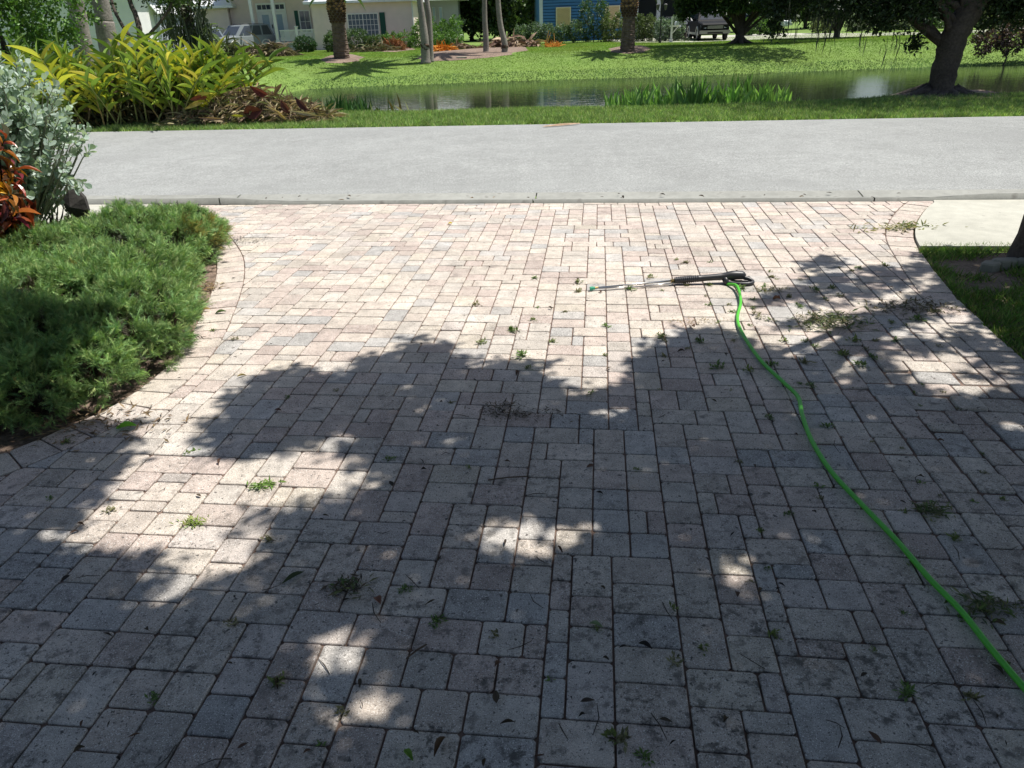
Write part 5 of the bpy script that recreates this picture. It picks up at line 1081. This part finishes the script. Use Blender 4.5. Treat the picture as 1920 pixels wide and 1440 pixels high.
# ---- vehicles
def vehicle(label,cat,col,loc,rot,pickup=False,L_=4.7,W_=1.85,Hh=1.75,group=None,cladding=(.55,.55,.50)):
    t=empty('suv' if not pickup else 'pickup_truck',(0,0,0),label,cat,group)
    hw=W_/2; fl=.38; hood=1.02*Hh/1.75; belt=1.08*Hh/1.75; N_=7
    # side profile (y forward = -), lower body loft
    prof=[(-L_/2,.42,.62),(-L_/2-.06,.62,.95),(-L_/2+.10,.36,hood-.06),(-L_/2+.55,.34,hood),(-L_/2+1.25,.34,hood+.06),(-.2,.34,belt),(1.2,.34,belt),(L_/2-.15,.36,belt),(L_/2,.42,belt-.05)]
    b=MB(); V=[];F=[]
    for i,(y,z0,z1) in enumerate(prof):
        wv=hw*(.90 if i in(0,1) else .95 if i in(2,8) else 1.0)
        for (sx,z) in((-.96,z0),(-1,z0+.12),(-1,(z0+z1)/2),(-.965,z1-.05),(-.88,z1),(.88,z1),(.965,z1-.05),(1,(z0+z1)/2),(1,z0+.12),(.96,z0)): V.append([sx*wv,y,z])
    m_=10
    for i in range(len(prof)-1):
        for k in range(m_): a=i*m_+k; b2=i*m_+(k+1)%m_; F.append([a,b2,b2+m_,a+m_])
    F.append(list(range(m_))); F.append([(len(prof)-1)*m_+m_-1-k for k in range(m_)]); b.add(V,F,col)
    # cabin
    y0,y1=-L_/2+1.15,(L_/2-.06 if not pickup else .75); r0,r1=y0+.75,(y1-.28 if not pickup else y1-.2)
    cb=[(y0,belt-.04,hw*.93),(r0,Hh-.03,hw*.76),(r1,Hh-.03,hw*.76),(y1,belt-.04,hw*.93)]
    V=[];
    for y,z,x in cb: V+=[[-x,y,z],[x,y,z]]
    V+=[[-hw*.70,r0+.15,Hh],[hw*.70,r0+.15,Hh],[hw*.70,r1-.1,Hh],[-hw*.70,r1-.1,Hh]]
    b.add(V,[[0,1,3,2],[4,5,7,6],[0,2,4,6],[1,7,5,3],[2,3,9,8],[3,5,10,9],[5,4,11,10],[4,2,8,11],[8,9,10,11]],col)
    # arches
    for y in(-L_/2+.92,L_/2-1.0):
        for s in(-1,1):
            Q=[[s*(hw+.005),y+.43*math.cos(a),.40+.43*math.sin(a)] for a in np.linspace(-.15,PI+.15,12)]; b.tube(Q,.045,6,cladding)
    for s in(-1,1): b.box(s*hw-.03,s*hw+.03,-L_/2+1.4,L_/2-1.45,.36,.50,cladding)
    body=b.build('body',M_darkpaint if pickup else M_carpaint,t)
    def quad(a,b2,c,d,nm='window'): g=MB(); n_=np.cross(np.array(b2)-a,np.array(d)-a); n_=unit(n_)*.006; P=[np.array(q)+n_ for q in(a,b2,c,d)]; g.add(P+[p-n_*.8 for p in P],[[0,1,2,3],[4,7,6,5]]); return g.build(nm,M_glass,t)
    ins=lambda p,q,f: np.array(p)*(1-f)+np.array(q)*f
    A0,A1,B0,B1=map(np.array,([-hw*.93,y0,belt-.04],[hw*.93,y0,belt-.04],[-hw*.76,r0,Hh-.03],[hw*.76,r0,Hh-.03]))
    q=lambda u_,v: (A0*(1-u_)+A1*u_)*(1-v)+(B0*(1-u_)+B1*u_)*v
    quad(q(.07,.14),q(.93,.14),q(.93,.90),q(.07,.90),'windscreen')
    C0,C1,E0,E1=map(np.array,([-hw*.93,y1,belt-.04],[hw*.93,y1,belt-.04],[-hw*.76,r1,Hh-.03],[hw*.76,r1,Hh-.03]))
    q=lambda u_,v: (C1*(1-u_)+C0*u_)*(1-v)+(E1*(1-u_)+E0*u_)*v
    quad(q(.1,.15),q(.9,.15),q(.9,.88),q(.1,.88),'rear_window')
    for s in(-1,1):
        lo0=np.array([s*hw*.93,y0+.10,belt]);lo1=np.array([s*hw*.93,y1-.02,belt]);hi0=np.array([s*hw*.775,r0+.05,Hh-.10]);hi1=np.array([s*hw*.775,r1-.02,Hh-.10])
        cuts=[(.06,.36),(.39,.66),(.70,.95)] if not pickup else [(.08,.5),(.54,.92)]
        for a,c in cuts:
            w4_=[ins(lo0,lo1,a),ins(lo0,lo1,c),ins(hi0,hi1,c),ins(hi0,hi1,max(a,.0)+.02)]
            if s<0: w4_=w4_[::-1]
            w4_=[p+[0,0,.02] for p in w4_]; quad(*w4_,nm='side_window')
        hl=MB(); hl.add([[s*hw*.58,-L_/2-.055,.74],[s*hw*.92,-L_/2+.0,.76],[s*hw*.94,-L_/2+.08,.92],[s*hw*.60,-L_/2+.0,.90],[s*hw*.58,-L_/2+.1,.74],[s*hw*.90,-L_/2+.2,.76]],[[0,1,2,3],[0,1,5,4]],(.75,.8,.85)); hl.build('headlight',M_carpaint,t)
        mr=MB(); mr.box(s*(hw+.10)-.09,s*(hw+.10)+.09,y0+.42,y0+.52,belt-.02,belt+.15,col); mr.build('wing_mirror',M_darkpaint if pickup else M_carpaint,t)
    gr=MB(); gr.box(-hw*.52,hw*.52,-L_/2-.085,-L_/2-.02,.70,.92,(.04,.04,.045)); 
    for k in range(3): gr.box(-hw*.5,hw*.5,-L_/2-.10,-L_/2-.086,.73+.06*k,.755+.06*k,(.5,.5,.5))
    gr.build('grille',M_carpaint,t)
    bp=MB(); bp.box(-hw*.98,hw*.98,-L_/2-.16,-L_/2+.1,.42,.62,cladding if not pickup else (.30,.30,.29)); bp.box(-hw*.5,hw*.5,-L_/2-.17,-L_/2-.161,.44,.52,(.03,.03,.03)); bp.build('bumper',M_darkpaint if pickup else M_carpaint,t)
    if not pickup:
        for s in(-1,1): rr=MB(); rr.tube([[s*hw*.66,r0+.3,Hh+.0],[s*hw*.66,r0+.35,Hh+.05],[s*hw*.66,r1-.35,Hh+.05],[s*hw*.66,r1-.3,Hh]],.018,5,(.1,.1,.1)); rr.build('roof_rail',M_carpaint,t)
    for y in(-L_/2+.92,L_/2-1.0):
        for s in(-1,1):
            w_=MB(); w_.tube([[s*(hw-.24),y,.37],[s*(hw-.22),y,.37],[s*(hw-.04),y,.37],[s*(hw-.01),y,.37]],[.33,.37,.37,.33],20); wh=w_.build('wheel',M_tyre,t); rm=MB(); rm.tube([[s*(hw-.03),y,.37],[s*(hw+.0),y,.37],[s*(hw+.004),y,.37]],[.22,.22,.05],12,(.5,.5,.52)); rm.build('rim',M_carpaint,wh)
    t.location=[float(q) for q in loc]; t.rotation_euler=(0,0,rot); return t
SIL=(.20,.245,.265)
p=GT(430,91); vehicle('silver sport utility vehicle facing the pond, nearest of the parked pair by the tan garage','car',SIL,(Xp(378,60),57.3,-.03),math.radians(-30))
vehicle('pale grey sport utility vehicle parked just behind the silver one','car',(.22,.245,.26),(Xp(418,56),59.6,-.03),math.radians(-34),Hh=1.85)
vehicle('dark pickup truck parked nose out under the oak','truck',(.008,.009,.011),(Xp(1338,53),54.5,-.03),math.radians(-4),True,5.3,1.95,1.9)
vehicle('dark low car behind the small bush left of the pickup truck','car',(.06,.065,.08),(Xp(1284,58),59.5,-.03),math.radians(8),False,4.4,1.75,1.4)
vehicle('white car parked far beyond the trees at the right','car',(.75,.77,.8),(Xp(1512,62),72,-.03),math.radians(70),False,4.4,1.75,1.45)
# ---- posts
def post(label,name,px,yb,yt,w_,cat='post',cap=False,c=(.72,.74,.70)):
    p=GT(px,yb); D=p[1]; zt=Zp(px,yt,D); h=w_/2/(F_PX/(D*.894+.7)); b=MB(); b.box(p[0]-h,p[0]+h,D-h,D+h,-.06,zt,c)
    if cap: b.prism([(p[0]-h*1.6,D-h*1.6),(p[0]+h*1.6,D-h*1.6),(p[0]+h*1.6,D+h*1.6),(p[0]-h*1.6,D+h*1.6)],zt,zt+.05,c,.02)
    return b,p,zt,h
b,p,zt,h=post('','',820,85,69,4,cap=True); o=b.build('utility_post',M_paint); tag(o,'short white post behind the orange dead fronds, left of a wider one','post')
b,p,zt,h=post('','',865,82,66,6,cap=True); o=b.build('utility_post',M_paint); tag(o,'wider short white post in front of the bright green shrubs','post')
b,p,zt,h=post('','',679,86,79,2); o=b.build('marker_stake',M_paint); tag(o,'tiny white stake in the bed below the wide window','post')
b,p,zt,h=post('','',1258,79,31,3.2); b.box(p[0]-h*1.8,p[0]+h*1.8,p[1]-h*1.8,p[1]+h*1.8,-.05,.16,(.74,.75,.72)); t=empty('mailbox_post',p,'white mailbox post with a cross arm beside the far driveway','mailbox'); b.build('post',M_paint,t)
b=MB(); za=Zp(1258,49,p[1]); b.box(p[0]-.14,p[0]+.52,p[1]-.05,p[1]+.05,za-.05,za+.04,(.74,.75,.72)); b.tube([[p[0]+.05,p[1],za-.42],[p[0]+.38,p[1],za-.06]],.03,5,(.74,.75,.72)); b.build('arm',M_paint,t)
b=MB(); Q=[(p[0]+.12+.0,0)]; pr=[[-.10,0],[.10,0],[.10,.14],[.06,.21],[0,.23],[-.06,.21],[-.10,.14]]; V=[[p[0]+.3+a,p[1]-.28,za+.045+c] for a,c in pr]+[[p[0]+.3+a,p[1]+.22,za+.045+c] for a,c in pr]; n=7
b.add(V,[[i,(i+1)%n,n+(i+1)%n,n+i] for i in range(n)]+[list(range(n))[::-1],[n+i for i in range(n)]],(.5,.54,.58)); b.build('mailbox',M_paint,t)
pl=np.array([Xp(1239,51),51.,-.03]); t=empty('lamp_post',pl,'black lamp post with lanterns standing in the silver bushes','lamp'); zt=Zp(1239,8,51); b=MB(); b.tube([[pl[0],51,-.05],[pl[0],51,.3],[pl[0],51,.32],[pl[0],51,zt]],[.09,.07,.04,.035],8,(.02,.02,.022)); b.tube([[pl[0]-.22,51,zt-.32],[pl[0]-.1,51,zt-.42],[pl[0]+.1,51,zt-.42],[pl[0]+.22,51,zt-.32]],.02,5,(.02,.02,.022)); b.build('post',M_paint,t)
for dx,dz in((0,0),(-.24,-.32),(.24,-.32)):
    b=MB(); x=pl[0]+dx; z=zt+dz; b.tube([[x,51,z],[x,51,z+.03],[x,51,z+.26],[x,51,z+.30],[x,51,z+.36]],[.04,.07,.12,.13,.015],6,(.10,.10,.10)); b.build('lantern',M_paint,t)
# pots by the drive
for px,c,lab in((1205,(.45,.02,.03),'small red pot by the far driveway'),(1213,(.03,.35,.12),'small green pot right of the red one'),(1199,(.7,.7,.7),'small white pot left of the red one')):
    p=GT(px,71); b=MB(); b.tube([[p[0],p[1],0],[p[0],p[1],.22],[p[0],p[1],.24],[p[0],p[1],.26]],[.08,.12,.135,.13],10,c); o=b.build('flower_pot',M_paint); tag(o,lab,'pot')
# ---- shrubs and hedges
def shrub(label,px0,px1,yt,yb,cols,D=None,depth=.7,n=260,leaf=.11,name='shrub',per=12,cat='shrub',lob=None,shell=.6,mt=None):
    p=GT((px0+px1)/2,yb) if D is None else None; D=D or p[1]; x0,_=xz(px0,yb,D); x1,_=xz(px1,yb,D); zt=Zp((px0+px1)/2,yt,D); k=lob or max(1,int(round((x1-x0)/max(.6,zt*.9)))); w_=(x1-x0)/k; r_=random.Random(int(px0)); bl=[]
    for i in range(k):
        zz=zt*r_.uniform(.84,1.0); bl.append((x0+w_*(i+.5),D+r_.uniform(-.15,.15),zz*.46,w_*.60,depth,zz*.54))
    return tree(name,label,cat,[(x0+x1)/2,D,-.03],bl,n,per,leaf*1.3,leaf,cols,r0=.04,shell=shell,nbr=8,mt=mt,asp=.6)
HED=[(.06,.115,.035),(.08,.15,.04),(.05,.09,.03)]; SLV=[(.20,.27,.20),(.14,.21,.14),(.10,.15,.09)]
shrub('low dark shrub beside the porch rail, left of the pygmy palm',555,590,62,90,[(.03,.075,.03),(.045,.10,.035)],D=56)
shrub('rounded green shrub between the pygmy palm and the bulging date palm',612,640,58,90,HED,D=55)
shrub('tall green shrub below the wide window',648,690,50,88,HED,D=57)
shrub('low green shrub under the green shutter',688,724,63,88,HED,D=57)
shrub('bright green rounded shrub at the right corner of the tan wall',720,776,58,87,BRT,D=57,n=320)
shrub('large bright green shrubs in front of the grey wing',776,868,27,82,BRT,D=58,n=800,lob=4,depth=1.0)
shrub('small bright green bush in front of the large shrubs',812,862,54,84,BRT,D=54,n=260)
shrub('clipped silver topped hedge in front of the blue house',966,1090,38,80,SLV+HED,D=57,n=900,lob=5,depth=.6,name='hedge',cat='hedge')
shrub('dark green small tree in front of the blue wall',1085,1140,-8,78,[(.04,.085,.03),(.06,.12,.04)],D=57.5,n=500,lob=2)
shrub('yellowish green bush left of the mottled date palm',1128,1170,14,76,[(.12,.17,.06),(.16,.20,.07),(.09,.13,.05)],D=57,n=420,lob=2)
shrub('tall loose bush right of the mottled date palm',1188,1228,22,72,[(.12,.16,.06),(.10,.14,.06)],D=55,n=420,lob=2)
shrub('silver leaved bush behind the mailbox post',1228,1280,22,72,SLV,D=54,n=520,lob=2)
shrub('tiny dark bush standing on the far driveway',1280,1291,70,77,[(.03,.05,.025)],D=None,n=40,leaf=.06)
shrub('bright green bushes between the two far oaks',1390,1455,28,66,BRT,D=60,n=600,lob=3)
shrub('yellow green small tree beside the pale mossy trunk',1520,1565,0,58,[(.14,.17,.05),(.10,.13,.04)],D=60,n=420,lob=2)
shrub('dark shrubs with a few pale flowers right of the mossy trunk',1585,1700,34,60,[(.04,.07,.03),(.06,.09,.04),(.25,.28,.22)],D=62,n=700,lob=5)
shrub('pale grey green shrub glimpsed above the dark shrubs',1596,1625,10,50,[(.30,.36,.26),(.2,.26,.18)],D=64,n=160,lob=1)
shrub('dark hedge along the far street at the right edge',1840,1960,14,54,[(.05,.08,.03),(.08,.11,.04),(.16,.17,.08)],D=58,n=900,lob=7,name='hedge',cat='hedge')
shrub('row of dark shrubs behind the leaning oak trunk',1700,1850,28,56,HED,D=62,n=800,lob=6,name='hedge',cat='hedge')
# ---- heaps and orange fronds on the far lawn
def heap(label,px0,px1,yt,yb,cols,n,size,name='debris_pile',cat='garden waste',asp=.09,curl=.4,vert=.35,T=None):
    p=GT((px0+px1)/2,yb); D=p[1]; x0,_=xz(px0,yb,D);x1,_=xz(px1,yb,D); zt=Zp((px0+px1)/2,yt,D)-p[2]; z0=p[2]
    x=RG.uniform(x0,x1,n); u_=(x-(x0+x1)/2)/((x1-x0)/2); h=zt*np.sqrt(np.clip(1-u_**2,0,1))*(.8+.4*vnoise(x*3,x*0,1,5)); v=RG.random(n)**.6; y=D+(1-v)*RG.choice([-1,1],n)*.6; pos=np.c_[x,y,z0+h*v*RG.uniform(.5,1,n)]
    ax=unit(np.c_[RG.normal(size=n),RG.normal(0,.7,n),RG.normal(0,vert,n)]); s=size*RG.uniform(.5,1.3,n)
    V,F,C=scat(T or longleaf(3,1,curl,.2,.5),pos,frames(ax,rdir(n,1)),np.stack([s*asp,s,s],1),colmix(n,cols,.2)); V[:,2]=np.maximum(V[:,2],terr(V[:,0],V[:,1]))
    e=empty(name,[(x0+x1)/2,D,z0],label,cat); o=link('dead_leaves',mesh_np('dead_leaves',V,F,C),M_dry,e); tag(o,kind='stuff'); return e
heap('grey brown heap of cut palm fronds in front of the porch',462,548,80,106,[(.16,.13,.09),(.24,.2,.13),(.12,.13,.06),(.33,.27,.2)],650,.9,asp=.06)
heap('heap of olive green cut palm fronds in front of the silver vehicle',405,448,82,107,[(.14,.17,.08),(.22,.22,.13),(.1,.12,.06)],420,1.0,asp=.05)
heap('low strewn palm debris between the date palm and the rust coloured clump',660,745,87,97,[(.2,.17,.10),(.28,.24,.15),(.13,.15,.07)],320,.8,asp=.05)
heap('heap of curled tan palm boots behind the slim grey palms',905,1008,71,89,[(.32,.23,.15),(.42,.33,.23),(.20,.12,.08),(.13,.08,.06)],520,.6,asp=.30,curl=1.0)
heap('dark brown debris heap behind the short white posts',838,892,80,92,[(.2,.14,.1),(.1,.07,.05),(.4,.3,.2)],260,.5,asp=.2)
heap('rust red dried fern like clump at the corner of the tan house',722,757,72,95,[(.30,.12,.05),(.22,.10,.05),(.36,.17,.08)],520,.5,name='dried_flower_stalks',asp=.05,vert=.9)
heap('pile of bright orange dried stalks left of the white posts',812,848,85,96,[(.62,.26,.04),(.70,.33,.07),(.5,.2,.03)],420,.6,name='dried_flower_stalks',asp=.06,vert=.3)
p=GT(1035,88.5); e=empty('dried_flower_stalks',p,'upright bright orange dried stalks on the lawn before the hedge','garden waste'); b=MB()
for i in range(70):
    a=rnd.uniform(-1.25,1.25); L_=rnd.uniform(.25,.65); x=p[0]+rnd.uniform(-.45,.45); d=np.array([math.sin(a),rnd.uniform(-.3,.3),abs(math.cos(a))*.8]); s0=np.array([x,p[1]+rnd.uniform(-.2,.2),p[2]]); b.tube([s0,s0+d*L_*.6,s0+d*L_+[0,0,-.05]],[.016,.014,.006],4,rnd.choice([(.72,.30,.05),(.65,.25,.04)]))
for dx,L_,a in((-.42,.95,.25),(-.36,.85,.35),(.18,.75,-.08),(.2,.45,1.1)):
    s0=p+[dx,0,.05]; b.tube([s0,s0+[math.sin(a)*L_,0,math.cos(a)*L_]],[.03,.02],5,(.72,.42,.16))
b.build('stalks',M_dry,e)
p=GT(865,109); b=MB(); b.prism([(p[0]-.25,p[1]-.2),(p[0]+.3,p[1]-.25),(p[0]+.28,p[1]+.15),(p[0]-.2,p[1]+.2)],p[2]-.02,p[2]+.07,(.7,.68,.62),.02); o=b.build('flat_stone',M_conc); tag(o,'pale flat stone at the front of the mulch bed','stone')
for i,px in enumerate((565,572,580,588,630)):
    p=GT(px,91); b=MB(); b.prism([(p[0]+.16*math.cos(a)*rnd.uniform(.8,1.2),p[1]+.12*math.sin(a)) for a in np.linspace(0,2*PI,8)[:-1]],-.05,.12,(.66,.66,.64),.04); o=b.build('garden_stone',M_conc); tag(o,'white edging stone in the row before the porch shrubs','stone','white stones edging the porch bed')
# ---- woods behind the houses
def bgtree(label,px,D,H,R_,cols,n=420,name='broadleaf_tree'):
    x=Xp(px,D); r_=random.Random(int(px)); bl=[(x+r_.uniform(-.4,.4)*R_,D+r_.uniform(-.3,.3)*R_,H*r_.uniform(.35,.75),R_*r_.uniform(.55,.8),R_*.6,H*.27) for _ in range(5)]+[(x,D,H*.25,R_*.8,R_*.5,H*.25)]
    tree(name,label,'tree',[x,D,-.03],bl,n,11,.5,.42,cols,r0=.22,nbr=10,shell=.35)
DK=[(.035,.065,.022),(.05,.09,.03),(.03,.05,.02)]; MD=[(.06,.11,.035),(.08,.13,.04),(.045,.08,.03)]
for (px,D,H,R_,c,n,l) in((-170,60,9,5,DK,420,'dark tree beyond the left edge of the white house'),(60,62,9,5,MD,420,'tall tree rising behind the white house'),(300,78,11,6,DK,420,'dark tree behind the tan garage'),(520,84,12,6,MD,420,'broad tree behind the porch of the tan house'),(730,84,10,5,DK,380,'dark tree behind the tan house roof'),(884,72,8,3.6,DK,760,'dark tree just right of the grey wing'),(945,70,7.5,3.6,MD,760,'lighter green tree between the tan and blue houses'),(992,76,9,4,DK,700,'dark tree touching the corner of the blue house'),(1120,84,10,5,DK,380,'dark tree behind the blue house'),(1250,86,10,5,DK,380,'dark tree behind the porch of the blue house'),(1350,74,9,4.5,DK,650,'dark tree behind the pickup truck'),(1430,72,9,4.2,DK,650,'dark tree behind the bright green bushes'),(1510,76,9,4,DK,600,'dark tree behind the white car'),(1575,80,8,3,MD,420,'green tree behind the pale mossy trunk'),(1745,74,8,3.6,MD,600,'green tree beyond the leaning oak trunk'),(1810,76,9,4,DK,600,'dark tree right of the leaning oak trunk'),(1885,72,9,4,MD,600,'green tree behind the far street hedge'),(1990,70,9,4.5,DK,420,'dark tree beyond the right edge')):
    bgtree(l,px,D,H,R_,c,n)
# low far wood closing the view
x=RG.uniform(-150,190,5200); c=np.c_[x,RG.uniform(118,132,5200),RG.random(5200)*3.6]; c=c[(np.abs(PX(c)[0]-1650)>50)|(c[:,2]<1.2)]
V,F,C=cloud(c,7,1.3,1.3,DK+MD); o=link('far_wood',mesh_np('far_wood',V,F,C),M_leaf); tag(o,'low dark belt of far trees behind the houses','wood',kind='stuff')
